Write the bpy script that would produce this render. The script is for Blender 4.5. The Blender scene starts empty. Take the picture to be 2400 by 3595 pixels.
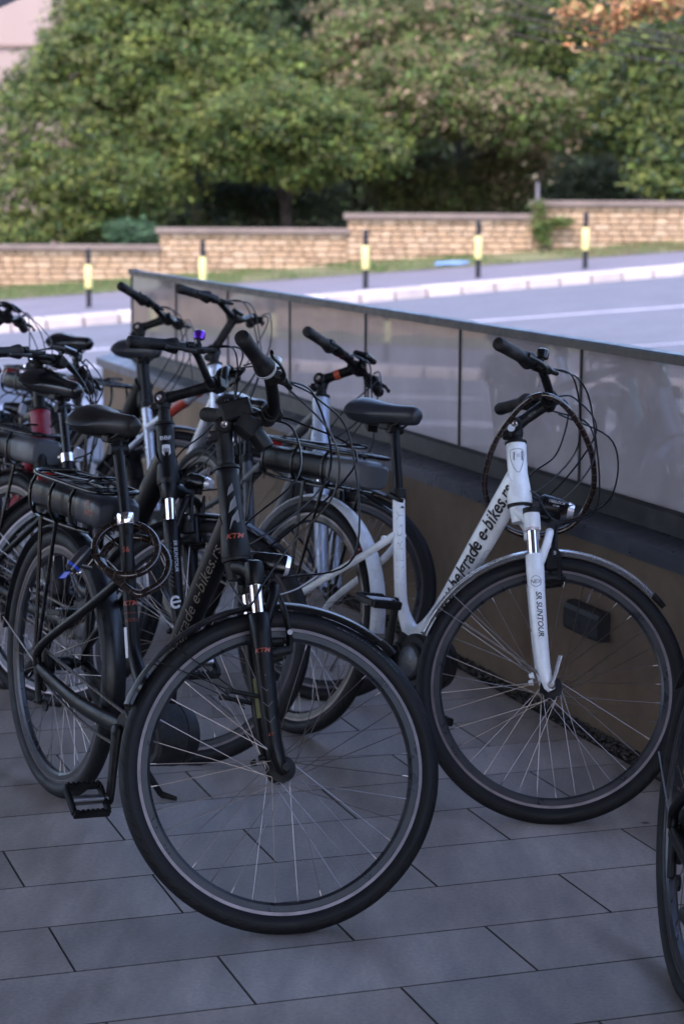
import bpy, math, random
import numpy as np
from mathutils import Matrix, Vector
random.seed(7); np.random.seed(7)
PI = math.pi
R = math.radians
scene = bpy.context.scene
col = scene.collection

# ------------------------------------------------------------------ camera, world, sun, exposure
CAM_H = 1.62
cam_d = bpy.data.cameras.new('camera'); cam = bpy.data.objects.new('camera', cam_d); col.objects.link(cam)
cam_d.sensor_fit = 'VERTICAL'; cam_d.sensor_height = 36.0; cam_d.sensor_width = 24.0
cam_d.lens = 7640.0/3595.0*36.0
cam_d.clip_start = 0.1; cam_d.clip_end = 600
cam.matrix_world = Matrix.Translation((0, 0, CAM_H)) @ Matrix.Rotation(R(90-8.4), 4, 'X') @ Matrix.Rotation(R(0.21), 4, 'Z')
cam_d.dof.use_dof = True; cam_d.dof.focus_distance = 5.1; cam_d.dof.aperture_fstop = 5.0
scene.camera = cam

SUN_EL, SUN_ROT = 52, 202      # the sun stands high behind the photographer, the building shades the terrace
world = bpy.data.worlds.new('World'); scene.world = world; world.use_nodes = True
wn = world.node_tree.nodes; wl = world.node_tree.links
bg = wn['Background']; sky = wn.new('ShaderNodeTexSky'); sky.sky_type = 'NISHITA'; sky.sun_disc = False
sky.sun_elevation = R(SUN_EL); sky.sun_rotation = R(SUN_ROT); sky.air_density = 1.0; sky.dust_density = 1.5; sky.ozone_density = 1.5
wl.new(sky.outputs[0], bg.inputs[0]); bg.inputs[1].default_value = 0.15
sun_d = bpy.data.lights.new('sun', 'SUN'); sun = bpy.data.objects.new('sun', sun_d); col.objects.link(sun)
sun_d.energy = 0.7; sun_d.angle = R(14); sun_d.color = (1.0, 0.90, 0.78)
# direction to the sun: azimuth measured like the sky's rotation (0 = +Y, clockwise)
az = R(SUN_ROT); el = R(SUN_EL)
to_sun = Vector((math.sin(az)*math.cos(el), math.cos(az)*math.cos(el), math.sin(el)))
sun.rotation_euler = to_sun.to_track_quat('Z', 'Y').to_euler()
scene.view_settings.view_transform = 'Standard'; scene.view_settings.look = 'None'
scene.view_settings.exposure = 2.45; scene.view_settings.gamma = 1.0
scene.view_settings.use_white_balance = True
scene.view_settings.white_balance_temperature = 6250; scene.view_settings.white_balance_tint = 20
scene.render.engine = 'CYCLES'
scene.cycles.max_bounces = 8; scene.cycles.diffuse_bounces = 4; scene.cycles.glossy_bounces = 4
scene.cycles.transparent_max_bounces = 8; scene.cycles.use_denoising = True
scene.cycles.sample_clamp_indirect = 8

# ------------------------------------------------------------------ materials
MATS = {}
def mat(name, color, rough=0.5, metal=0.0, spec=0.5, noise=0.0, nscale=20.0, bump=0.0, bscale=200.0, dust=0.0,
        dustcol=(0.16, 0.14, 0.12), attr=None, coat=0.0, transl=0.0):
    if name in MATS: return MATS[name]
    m = bpy.data.materials.new(name); m.use_nodes = True
    nt = m.node_tree; N = nt.nodes; L = nt.links
    b = N['Principled BSDF']
    b.inputs['Base Color'].default_value = (*color, 1); b.inputs['Roughness'].default_value = rough
    b.inputs['Metallic'].default_value = metal; b.inputs['Specular IOR Level'].default_value = spec
    b.inputs['Coat Weight'].default_value = coat
    tc = N.new('ShaderNodeTexCoord')
    src = None
    if attr:
        a = N.new('ShaderNodeVertexColor'); a.layer_name = attr; src = a.outputs['Color']
    if noise:
        n = N.new('ShaderNodeTexNoise'); n.inputs['Scale'].default_value = nscale; n.inputs['Detail'].default_value = 5
        L.new(tc.outputs['Object'], n.inputs['Vector'])
        r = N.new('ShaderNodeMapRange'); r.inputs['From Min'].default_value = 0.25; r.inputs['From Max'].default_value = 0.75
        r.inputs['To Min'].default_value = 1-noise; r.inputs['To Max'].default_value = 1+noise
        L.new(n.outputs['Fac'], r.inputs['Value'])
        mx = N.new('ShaderNodeMix'); mx.data_type = 'RGBA'; mx.blend_type = 'MULTIPLY'; mx.inputs[0].default_value = 1
        if src: L.new(src, mx.inputs[6])
        else: mx.inputs[6].default_value = (*color, 1)
        L.new(r.outputs[0], mx.inputs[7]); src = mx.outputs[2]
    if dust:
        n2 = N.new('ShaderNodeTexNoise'); n2.inputs['Scale'].default_value = nscale*0.6+7; n2.inputs['Detail'].default_value = 8
        n2.inputs['Roughness'].default_value = 0.7
        L.new(tc.outputs['Object'], n2.inputs['Vector'])
        r2 = N.new('ShaderNodeMapRange'); r2.inputs['From Min'].default_value = 0.45; r2.inputs['From Max'].default_value = 0.75
        r2.inputs['To Max'].default_value = dust
        L.new(n2.outputs['Fac'], r2.inputs['Value'])
        mx2 = N.new('ShaderNodeMix'); mx2.data_type = 'RGBA'
        L.new(r2.outputs[0], mx2.inputs[0])
        if src: L.new(src, mx2.inputs[6])
        else: mx2.inputs[6].default_value = (*color, 1)
        mx2.inputs[7].default_value = (*dustcol, 1); src = mx2.outputs[2]
        r3 = N.new('ShaderNodeMapRange'); r3.inputs['From Min'].default_value = 0.3; r3.inputs['From Max'].default_value = 0.7
        r3.inputs['To Min'].default_value = max(0.05, rough-0.08); r3.inputs['To Max'].default_value = min(1, rough+0.2)
        L.new(n2.outputs['Fac'], r3.inputs['Value']); L.new(r3.outputs[0], b.inputs['Roughness'])
    if src: L.new(src, b.inputs['Base Color'])
    if bump:
        n3 = N.new('ShaderNodeTexNoise'); n3.inputs['Scale'].default_value = bscale; n3.inputs['Detail'].default_value = 4
        L.new(tc.outputs['Object'], n3.inputs['Vector'])
        bp = N.new('ShaderNodeBump'); bp.inputs['Strength'].default_value = bump; bp.inputs['Distance'].default_value = 0.002
        L.new(n3.outputs['Fac'], bp.inputs['Height']); L.new(bp.outputs[0], b.inputs['Normal'])
    if transl:
        t = N.new('ShaderNodeBsdfTranslucent'); ms = N.new('ShaderNodeMixShader'); ms.inputs[0].default_value = transl
        if src: L.new(src, t.inputs['Color'])
        L.new(b.outputs[0], ms.inputs[1]); L.new(t.outputs[0], ms.inputs[2]); L.new(ms.outputs[0], N['Material Output'].inputs[0])
    MATS[name] = m
    return m

def tyre_mat():
    m = mat('rubber_tyre', (0.0085, 0.0085, 0.010), 0.55, spec=0.22, noise=0.3, nscale=9, dust=0.25, dustcol=(0.05, 0.043, 0.038))
    nt = m.node_tree; N = nt.nodes; L = nt.links
    uv = N.new('ShaderNodeUVMap'); sp = N.new('ShaderNodeSeparateXYZ'); L.new(uv.outputs[0], sp.inputs[0])
    def M(op, a, b=None):
        n = N.new('ShaderNodeMath'); n.operation = op
        for i, v in enumerate((a, b)):
            if v is None: continue
            if isinstance(v, (int, float)): n.inputs[i].default_value = v
            else: L.new(v, n.inputs[i])
        return n.outputs[0]
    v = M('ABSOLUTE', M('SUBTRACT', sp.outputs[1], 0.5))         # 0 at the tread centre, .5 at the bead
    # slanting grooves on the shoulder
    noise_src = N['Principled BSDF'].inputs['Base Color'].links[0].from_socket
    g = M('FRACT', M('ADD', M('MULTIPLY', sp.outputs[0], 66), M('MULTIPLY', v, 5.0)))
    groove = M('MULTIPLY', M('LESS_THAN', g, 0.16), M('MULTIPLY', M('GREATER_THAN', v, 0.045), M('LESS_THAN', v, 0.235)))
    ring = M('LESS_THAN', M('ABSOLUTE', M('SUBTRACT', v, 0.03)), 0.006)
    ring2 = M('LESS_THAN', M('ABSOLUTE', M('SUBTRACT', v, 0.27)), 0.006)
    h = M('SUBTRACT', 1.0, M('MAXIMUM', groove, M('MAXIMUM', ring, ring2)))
    mg = N.new('ShaderNodeMix'); mg.data_type = 'RGBA'; L.new(h, mg.inputs[0]); mg.inputs[6].default_value = (0.003, 0.003, 0.003, 1); L.new(noise_src, mg.inputs[7]); L.new(mg.outputs[2], N['Principled BSDF'].inputs['Base Color'])  # shade inside the grooves is painted into the rubber colour
    bp = N.new('ShaderNodeBump'); bp.inputs['Strength'].default_value = 0.9; bp.inputs['Distance'].default_value = 0.004
    L.new(h, bp.inputs['Height']); L.new(bp.outputs[0], N['Principled BSDF'].inputs['Normal'])
    return m
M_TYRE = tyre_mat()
M_RIMT = mat('rim_brake_track', (0.135, 0.115, 0.12), 0.40, 1.0, noise=0.2, nscale=30)
M_RIM = mat('rim_black', (0.014, 0.0145, 0.018), 0.28, 0.0, spec=.45, dust=0.10)
M_STEEL = mat('spoke_steel', (0.28, 0.245, 0.235), 0.32, 1.0)
M_CHROME = mat('polished_metal', (0.72, 0.68, 0.68), 0.14, 1.0, noise=0.15, nscale=60)
M_SATIN = mat('satin_metal', (0.30, 0.28, 0.28), 0.35, 1.0, dust=0.3)
M_BLK = mat('black_plastic', (0.006, 0.006, 0.0065), 0.40, spec=.18, noise=0.2, bump=0.15, bscale=300, dust=0.12)
M_MATTE = mat('matt_black_paint', (0.0045, 0.004, 0.0045), 0.32, spec=.18, dust=0.10, dustcol=(0.04, 0.036, 0.036))
M_GLOSS = mat('glossy_black_paint', (0.004, 0.004, 0.005), 0.15, spec=.3, dust=0.08)
M_RUB = mat('grip_rubber', (0.006, 0.0055, 0.0065), 0.6, spec=.2, bump=0.5, bscale=500, dust=0.3)
M_SAD = mat('saddle_cover', (0.005, 0.0045, 0.0048), 0.34, spec=.25, bump=0.12, bscale=900, noise=0.3, nscale=12, dust=0.15)
M_SADG = mat('shiny_saddle_cover', (0.006, 0.006, 0.007), 0.2, spec=.4, bump=0.05, bscale=200)
M_SADB = mat('grey_black_saddle_cover', (0.016, 0.017, 0.022), 0.45, bump=0.1, bscale=900)
M_WHITE = mat('white_paint', (0.82, 0.83, 0.85), 0.28, coat=0.3, noise=0.05, nscale=8, dust=0.55, dustcol=(0.42, 0.40, 0.38))
M_WGREY = mat('grubby_white_paint', (0.50, 0.50, 0.52), 0.35, noise=0.1, nscale=9, dust=0.6, dustcol=(0.25, 0.23, 0.22))
M_GREYP = mat('blue_grey_paint', (0.33, 0.37, 0.45), 0.3, 0.3, dust=0.25)
M_DGREY = mat('dark_grey_paint', (0.07, 0.072, 0.08), 0.4, 0.2, dust=0.3)
M_SILV = mat('silver_paint', (0.50, 0.52, 0.58), 0.25, 0.6, dust=0.2)
M_RED = mat('dark_red_paint', (0.20, 0.008, 0.022), 0.4, dust=0.2)
M_TEAL = mat('teal_paint', (0.09, 0.40, 0.42), 0.35, dust=0.2)
M_ORANGE = mat('orange_decal', (0.30, 0.045, 0.015), 0.45)
M_DORANGE = mat('dull_orange_decal', (0.20, 0.035, 0.012), 0.5)
M_GREYD = mat('grey_decal', (0.12, 0.115, 0.12), 0.4)
M_WDEC = mat('pale_decal', (0.55, 0.55, 0.58), 0.4)
M_BEIGE = mat('faded_beige_decal', (0.15, 0.125, 0.10), 0.5)
M_BDEC = mat('black_decal', (0.012, 0.012, 0.013), 0.4)
M_AMBER = mat('amber_reflector', (0.26, 0.085, 0.012), 0.25, coat=0.2)
M_REDR = mat('red_lens', (0.25, 0.01, 0.01), 0.2, coat=0.5)
M_LENS = mat('clear_lens', (0.75, 0.72, 0.76), 0.08, 0.6)
M_CABLE = mat('black_cable', (0.006, 0.005, 0.007), 0.3, spec=.3)
M_BATG = mat('grey_battery_case', (0.07, 0.07, 0.075), 0.42, dust=0.3)
M_BATB = mat('black_battery_case', (0.004, 0.004, 0.0045), 0.3, spec=.15, dust=0.05)
M_BATF = mat('dark_grey_battery_nose', (0.020, 0.021, 0.026), 0.35, spec=.3, dust=0.1)
M_MOT = mat('motor_case', (0.009, 0.009, 0.0105), 0.5, spec=.25, noise=0.3, dust=0.3, dustcol=(0.12, 0.1, 0.09))
M_PURP = mat('purple_anodised', (0.09, 0.012, 0.30), 0.22, 0.6)
M_BLUE = mat('blue_plastic', (0.015, 0.05, 0.42), 0.3)
M_LOCK = mat('smoked_lock_sleeve', (0.022, 0.012, 0.009), 0.14, 0.2, coat=0.3, spec=0.6)
M_LOCKR = mat('brass_lock_ring', (0.11, 0.08, 0.055), 0.35, 0.5)
M_STICK = mat('yellow_sticker', (0.15, 0.14, 0.03), 0.5)
M_GRN = mat('green_decal', (0.03, 0.09, 0.06), 0.5)

# ------------------------------------------------------------------ mesh helper
def V(*a): return np.array(a, float)
def unit(v): v = np.asarray(v, float); return v/max(1e-12, np.linalg.norm(v))
class MB:
    def __init__(s): s.v = []; s.f = []; s.m = []; s.uv = []; s.c = []; s.hasuv = False; s.hasc = False
    def add(s, verts, faces, mi=0, uvs=None, colr=None):
        o = len(s.v); s.v += [tuple(map(float, p)) for p in verts]
        for k, f in enumerate(faces):
            s.f.append(tuple(i+o for i in f)); s.m.append(mi)
            if uvs is not None: s.hasuv = True; s.uv.append(uvs[k])
            else: s.uv.append(None)
            if colr is not None: s.hasc = True
            s.c.append(colr)
    def tube(s, pts, r, n=10, mi=0, closed=False, cap=True, flat=None, flatdir=None):
        pts = [np.asarray(p, float) for p in pts]; k = len(pts)
        rr = [r]*k if np.isscalar(r) else list(r)
        tg = []
        for i in range(k):
            a = pts[(i-1) % k] if (closed or i > 0) else pts[i]; b = pts[(i+1) % k] if (closed or i < k-1) else pts[i]
            tg.append(unit(b-a))
        if flatdir is not None:
            u = np.asarray(flatdir, float)
        else:
            u = V(0, 0, 1) if abs(tg[0][2]) < 0.9 else V(1, 0, 0)
        ring = []; vs = []
        for i in range(k):
            if flatdir is not None: u = np.asarray(flatdir, float)
            u = unit(u-tg[i]*np.dot(u, tg[i])); w = np.cross(tg[i], u)
            f = 1.0 if flat is None else (flat if np.isscalar(flat) else flat[i])
            for j in range(n):
                a = 2*PI*j/n
                vs.append(pts[i]+u*math.cos(a)*rr[i]+w*math.sin(a)*rr[i]*f)
        fs = []
        for i in range(k if closed else k-1):
            i2 = (i+1) % k
            for j in range(n):
                j2 = (j+1) % n
                fs.append((i*n+j, i*n+j2, i2*n+j2, i2*n+j))
        if cap and not closed:
            fs.append(tuple(range(n-1, -1, -1))); fs.append(tuple((k-1)*n+j for j in range(n)))
        s.add(vs, fs, mi)
    def lathe(s, c, axis, prof, n=32, mi=0, closed=False, mis=None, uv=False, cap=False):
        """prof: (axial, radius) pairs round the axis through c"""
        c = np.asarray(c, float); ax = unit(axis)
        u = V(0, 0, 1) if abs(ax[2]) < 0.9 else V(1, 0, 0)
        u = unit(u-ax*np.dot(u, ax)); w = np.cross(ax, u); k = len(prof)
        vs = [c+ax*p[0]+(u*math.cos(2*PI*j/n)+w*math.sin(2*PI*j/n))*p[1] for j in range(n) for p in prof]
        fs = {}; uvs = {}
        kk = k if closed else k-1
        for j in range(n):
            j2 = (j+1) % n
            for i in range(kk):
                i2 = (i+1) % k; m_ = mis[i] if mis else mi
                fs.setdefault(m_, []).append((j*k+i, j*k+i2, j2*k+i2, j2*k+i))
                u0, u1 = j/n, (j+1)/n; v0, v1 = i/kk, (i+1)/kk
                uvs.setdefault(m_, []).append(((u0, v0), (u0, v1), (u1, v1), (u1, v0)))
        first = True; base = len(s.v)
        for m_ in fs:
            if first: s.add(vs, fs[m_], m_, uvs[m_] if uv else None); first = False
            else:
                for q, f in enumerate(fs[m_]):
                    s.f.append(tuple(i+base for i in f)); s.m.append(m_); s.uv.append(uvs[m_][q] if uv else None); s.c.append(None)
        if cap:
            s.f.append(tuple(base+j*k for j in range(n))); s.m.append(mi); s.uv.append(None); s.c.append(None)
            s.f.append(tuple(base+j*k+k-1 for j in range(n-1, -1, -1))); s.m.append(mi); s.uv.append(None); s.c.append(None)
    def box(s, c, hx, hy, hz, X=(1, 0, 0), Y=(0, 1, 0), Z=(0, 0, 1), bev=0.0, mi=0, colr=None):
        c = np.asarray(c, float); X = unit(X); Y = unit(Y); Z = unit(Z)
        b = min(bev, hx*0.9, hy*0.9, hz*0.9)
        if b <= 0:
            vs = [c+X*hx*a+Y*hy*bb+Z*hz*cc for a in (-1, 1) for bb in (-1, 1) for cc in (-1, 1)]
            s.add(vs, [(0, 1, 3, 2), (4, 6, 7, 5), (0, 4, 5, 1), (2, 3, 7, 6), (0, 2, 6, 4), (1, 5, 7, 3)], mi, colr=colr); return
        vs = []; idx = {}
        for sx in (-1, 1):
            for sy in (-1, 1):
                for sz in (-1, 1):
                    for k in range(3):
                        q = [sx*(hx-b), sy*(hy-b), sz*(hz-b)]; h = (hx, hy, hz)[k]; q[k] = (sx, sy, sz)[k]*h
                        idx[(sx, sy, sz, k)] = len(vs); vs.append(c+X*q[0]+Y*q[1]+Z*q[2])
        fs = []
        for k in range(3):
            for sg in (-1, 1):
                o = [0, 0, 0]; o[k] = sg; a_, b_ = (k+1) % 3, (k+2) % 3; loop = []
                for (p, q) in ((-1, -1), (1, -1), (1, 1), (-1, 1)):
                    o2 = list(o); o2[a_] = p; o2[b_] = q; loop.append(idx[(*o2, k)])
                fs.append(tuple(loop if sg > 0 else loop[::-1]))
        for k in range(3):       # edges running along axis k
            a_, b_ = (k+1) % 3, (k+2) % 3
            for p in (-1, 1):
                for q in (-1, 1):
                    o1 = [0, 0, 0]; o1[a_] = p; o1[b_] = q; lo = list(o1); hi = list(o1); lo[k] = -1; hi[k] = 1
                    f = [idx[(*lo, a_)], idx[(*hi, a_)], idx[(*hi, b_)], idx[(*lo, b_)]]
                    fs.append(tuple(f if p*q < 0 else f[::-1]))
        for sx in (-1, 1):
            for sy in (-1, 1):
                for sz in (-1, 1):
                    f = [idx[(sx, sy, sz, k)] for k in range(3)]
                    fs.append(tuple(f if sx*sy*sz > 0 else f[::-1]))
        s.add(vs, fs, mi, colr=colr)
    def loft(s, rings, mi=0, cap=True, closed=True):
        n = len(rings[0]); vs = [p for r_ in rings for p in r_]; fs = []
        for i in range(len(rings)-1):
            for j in range(n if closed else n-1):
                j2 = (j+1) % n
                fs.append((i*n+j, i*n+j2, (i+1)*n+j2, (i+1)*n+j))
        if cap: fs.append(tuple(range(n-1, -1, -1))); fs.append(tuple((len(rings)-1)*n+j for j in range(n)))
        s.add(vs, fs, mi)
    def ball(s, c, rx, ry=None, rz=None, n=14, k=9, mi=0):
        ry = ry or rx; rz = rz or rx
        c = np.asarray(c, float)
        rings = []
        for i in range(1, k):
            a = PI*i/k
            rings.append([c+V(rx*math.sin(a)*math.cos(2*PI*j/n), ry*math.sin(a)*math.sin(2*PI*j/n), -rz*math.cos(a)) for j in range(n)])
        s.loft(rings, mi)
    def mesh(s, name, mats, smooth=35):
        me = bpy.data.meshes.new(name); me.from_pydata(s.v, [], s.f)
        for m_ in (mats if isinstance(mats, (list, tuple)) else [mats]): me.materials.append(m_)
        me.polygons.foreach_set('material_index', s.m)
        if s.hasuv:
            ul = me.uv_layers.new(name='UVMap'); i = 0
            for p, u in zip(me.polygons, s.uv):
                for q in range(p.loop_total):
                    ul.data[p.loop_start+q].uv = u[q] if u else (0, 0)
        if s.hasc:
            ca = me.color_attributes.new('tone', 'FLOAT_COLOR', 'CORNER')
            buf = []
            for p, cc in zip(me.polygons, s.c):
                buf += list((*(cc or (1, 1, 1)), 1.0))*p.loop_total
            ca.data.foreach_set('color', buf)
        if smooth:
            me.polygons.foreach_set('use_smooth', [True]*len(me.polygons)); me.set_sharp_from_angle(angle=R(smooth))
        me.update(); return me
    def build(s, name, mats, parent=None, smooth=35):
        o = bpy.data.objects.new(name, s.mesh(name, mats, smooth)); col.objects.link(o)
        if parent: o.parent = parent
        return o
def tag(o, label=None, cat=None, group=None, kind=None):
    if label: o['label'] = label
    if cat: o['category'] = cat
    if group: o['group'] = group
    if kind: o['kind'] = kind
    return o
def empty(name, parent=None, mw=None):
    o = bpy.data.objects.new(name, None); col.objects.link(o); o.empty_display_size = 0.1
    if parent: o.parent = parent
    if mw is not None:
        if parent: o.matrix_local = mw
        else: o.matrix_world = mw
    return o
def spline(pts, n=8, closed=False):
    P = [np.asarray(p, float) for p in pts]; k = len(P); out = []
    for i in range(k if closed else k-1):
        p0 = P[(i-1) % k] if (closed or i > 0) else 2*P[0]-P[1]; p1 = P[i]; p2 = P[(i+1) % k]
        p3 = P[(i+2) % k] if (closed or i < k-2) else 2*P[-1]-P[-2]
        for t in range(n):
            t = t/n
            out.append(0.5*((2*p1)+(-p0+p2)*t+(2*p0-5*p1+4*p2-p3)*t*t+(-p0+3*p1-3*p2+p3)*t**3))
    if not closed: out.append(P[-1])
    return out
def rotm(axis, a):
    x, y, z = unit(axis); K = np.array([[0, -z, y], [z, 0, -x], [-y, x, 0]])
    return np.eye(3)+math.sin(a)*K+(1-math.cos(a))*K@K

# lettering wrapped on a surface: text outline -> mesh, every vertex mapped through fn(u, v) -> point
def lettering(name, text, height, fn, m, parent, shear=0.0, squeeze=1.0, spacing=1.0, bold=0.0, fit=None):
    cu = bpy.data.curves.new('lettering', 'FONT'); cu.body = text; cu.size = 1.0; cu.shear = shear; cu.space_character = spacing
    cu.offset = bold; cu.resolution_u = 3
    ob = bpy.data.objects.new('lettering', cu); col.objects.link(ob)
    dg = bpy.context.evaluated_depsgraph_get(); me = bpy.data.meshes.new_from_object(ob.evaluated_get(dg))
    bpy.data.objects.remove(ob); bpy.data.curves.remove(cu)
    w = max(v.co.x for v in me.vertices); sc = height/0.72
    if fit: squeeze = fit/(w*sc)
    for v in me.vertices:
        p = fn(v.co.x*sc*squeeze, v.co.y*sc, w*sc*squeeze); v.co = Vector([float(t) for t in p])
    me.materials.clear(); me.materials.append(m); me.name = name
    o = bpy.data.objects.new(name, me); col.objects.link(o); o.parent = parent
    return o

# ------------------------------------------------------------------ terrace frame: s runs along the parapet, n points to the street
ANG = R(18.6)
DW = V(-math.sin(ANG), math.cos(ANG), 0); NW = V(math.cos(ANG), math.sin(ANG), 0); UP = V(0, 0, 1)
def SN(s, n, z=0.0): return DW*s+NW*n+UP*z

# ---- ground: one large sheet that follows the hill, a little below everything laid on it
def hill(x): return -0.18+0.073*max(-70.0, min(60.0, x))
M_GROUND = mat('bare_earth', (0.10, 0.085, 0.06), 0.9, noise=0.3, nscale=2, bump=0.5, bscale=15)
g = MB()
def sheet(mb, polys, z, mi=0):
    for poly in polys:
        mb.add([(p[0], p[1], z(p[0], p[1]) if callable(z) else z) for p in poly], [tuple(range(len(poly)))], mi)
def sn2(s, n): p = SN(s, n); return (p[0], p[1])
gz = lambda x, y: hill(x)-0.06
strips = [-70, -45, -20, -5, 13.0, 60, 110]
gg = []
for nn in [(3.02, 20), (20, 60), (60, 110)]:
    for a, b in zip(strips[:-1], strips[1:]): gg.append([sn2(a, nn[0]), sn2(a, nn[1]), sn2(b, nn[1]), sn2(b, nn[0])][::-1])
for nn in [(-110, -60), (-60, -20), (-20, 3.02)]:
    for a, b in [(13.0, 60), (60, 110)]: gg.append([sn2(a, nn[0]), sn2(a, nn[1]), sn2(b, nn[1]), sn2(b, nn[0])][::-1])
sheet(g, gg, gz)
sheet(g, [[sn2(-70, -110), sn2(-70, 3.02), sn2(13, 3.02), sn2(13, -110)]], -0.9)
o = g.build('ground', M_GROUND, smooth=0); tag(o, kind='structure')

# ---- paved terrace: 30 x 60 cm slabs in half bond
def paving_mat():
    m = bpy.data.materials.new('grey_paving_slab'); m.use_nodes = True; nt = m.node_tree; N = nt.nodes; L = nt.links
    b = N['Principled BSDF']; tc = N.new('ShaderNodeTexCoord')
    a = N.new('ShaderNodeVertexColor'); a.layer_name = 'tone'
    mp = N.new('ShaderNodeMapping'); mp.inputs['Rotation'].default_value = (0, 0, -ANG); mp.inputs['Scale'].default_value = (1.0, 5.0, 1)
    L.new(tc.outputs['Object'], mp.inputs['Vector'])
    mp.inputs['Scale'].default_value = (5.0, 1.2, 1.0)
    n1 = N.new('ShaderNodeTexNoise'); n1.inputs['Scale'].default_value = 2.6; n1.inputs['Detail'].default_value = 6; n1.inputs['Roughness'].default_value = 0.6
    L.new(mp.outputs[0], n1.inputs['Vector'])
    n2 = N.new('ShaderNodeTexNoise'); n2.inputs['Scale'].default_value = 90; n2.inputs['Detail'].default_value = 6; n2.inputs['Roughness'].default_value = 0.75
    L.new(tc.outputs['Object'], n2.inputs['Vector'])
    n4 = N.new('ShaderNodeTexNoise'); n4.inputs['Scale'].default_value = 1.1; n4.inputs['Detail'].default_value = 3
    L.new(tc.outputs['Object'], n4.inputs['Vector'])
    def mr(src, f0, f1, t0, t1):
        r = N.new('ShaderNodeMapRange'); r.inputs['From Min'].default_value = f0; r.inputs['From Max'].default_value = f1
        r.inputs['To Min'].default_value = t0; r.inputs['To Max'].default_value = t1; L.new(src, r.inputs['Value']); return r.outputs[0]
    def mul(x, y, k=1.0, bt='MULTIPLY'):
        mx = N.new('ShaderNodeMix'); mx.data_type = 'RGBA'; mx.blend_type = bt; mx.inputs[0].default_value = k
        L.new(x, mx.inputs[6]); L.new(y, mx.inputs[7]); return mx.outputs[2]
    c = mul(a.outputs['Color'], mr(n1.outputs['Fac'], 0.3, 0.7, 0.76, 1.24))
    c = mul(c, mr(n2.outputs['Fac'], 0.3, 0.7, 0.80, 1.20)); c = mul(c, mr(n4.outputs['Fac'], 0.3, 0.7, 0.80, 1.15))
    # small dark and pale spots: old chewing gum and droppings
    vo = N.new('ShaderNodeTexVoronoi'); vo.inputs['Scale'].default_value = 1.7; L.new(tc.outputs['Object'], vo.inputs['Vector'])
    spot = mr(vo.outputs['Distance'], 0.012, 0.028, 1.0, 0.0)
    mx = N.new('ShaderNodeMix'); mx.data_type = 'RGBA'; L.new(spot, mx.inputs[0]); L.new(c, mx.inputs[6]); mx.inputs[7].default_value = (0.045, 0.044, 0.045, 1)
    vo2 = N.new('ShaderNodeTexVoronoi'); vo2.inputs['Scale'].default_value = 2.3; mp2 = N.new('ShaderNodeMapping'); mp2.inputs['Location'].default_value = (3.3, 8.1, 0)
    L.new(tc.outputs['Object'], mp2.inputs['Vector']); L.new(mp2.outputs[0], vo2.inputs['Vector'])
    spot2 = mr(vo2.outputs['Distance'], 0.012, 0.022, 0.6, 0.0)
    mx2 = N.new('ShaderNodeMix'); mx2.data_type = 'RGBA'; L.new(spot2, mx2.inputs[0]); L.new(mx.outputs[2], mx2.inputs[6]); mx2.inputs[7].default_value = (0.42, 0.42, 0.44, 1)
    L.new(mx2.outputs[2], b.inputs['Base Color']); L.new(mr(n1.outputs['Fac'], 0.3, 0.7, 0.50, 0.68), b.inputs['Roughness'])
    bp = N.new('ShaderNodeBump'); bp.inputs['Strength'].default_value = 0.25; bp.inputs['Distance'].default_value = 0.001
    L.new(n2.outputs['Fac'], bp.inputs['Height']); L.new(bp.outputs[0], b.inputs['Normal'])
    return m
M_PAVE = paving_mat()
M_JOINT = mat('paving_joint_sand', (0.020, 0.017, 0.017), 0.95)
TP = R(18.55); TD = V(math.cos(TP), math.sin(TP), 0); TN = V(math.sin(TP), -math.cos(TP), 0)
TO = V(-0.8915, 3.4683, 0)*CAM_H; TW = 0.18142*CAM_H; TL = 0.38036*CAM_H
tm = MB()
rs = random.Random(3)
gap = 0.0020; ch = 0.0010
for row in range(-29, 33):
    off = 0.2755 if row % 2 == 0 else 0.4650
    for k in range(-22, 8):
        a0 = off*CAM_H+k*TL; a1 = a0+TL; b0 = row*TW; b1 = b0+TW
        ctr = TO+TD*(a0+a1)/2+TN*(b0+b1)/2; nv = float(np.dot(ctr, NW)); sv = float(np.dot(ctr, DW))
        if sv > 12.95 or nv < -9: continue
        edge = 2.713
        # clip slabs at the gravel strip
        na0 = float(np.dot(TO+TD*a0, NW)); na1 = float(np.dot(TO+TD*a1, NW))
        if na0 > edge-0.02: continue
        if na1 > edge: a1 = a0+(edge-na0)
        t_ = rs.gauss(0.96, 0.07); w_ = rs.gauss(0, 0.004)
        base = (0.310*t_+w_, 0.264*t_, 0.232*t_-w_)
        q = []
        for (ins, z) in ((gap, -0.006), (gap, 0-ch), (gap+ch, 0)):
            q += [TO+TD*(a0+ins)+TN*(b0+ins)+UP*z, TO+TD*(a1-ins)+TN*(b0+ins)+UP*z, TO+TD*(a1-ins)+TN*(b1-ins)+UP*z, TO+TD*(a0+ins)+TN*(b1-ins)+UP*z]
        tm.add(q, [(8, 9, 10, 11)], 0, colr=base)
        fs = []
        for l in (0, 4):
            for j in range(4): fs.append((l+j, l+4+j, l+4+(j+1) % 4, l+(j+1) % 4))
        tm.add(q, fs, 0, colr=(0.070, 0.058, 0.050))
o = tm.build('terrace_paving', M_PAVE, smooth=0); tag(o, kind='structure')
jm = MB()
cj = SN(3.5, -3.0, -0.306); jm.box(cj, 9.45, 5.79, 0.30, X=DW, Y=NW, Z=UP, mi=0)
o = jm.build('terrace_base', M_JOINT, smooth=0); tag(o, kind='structure')

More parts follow.
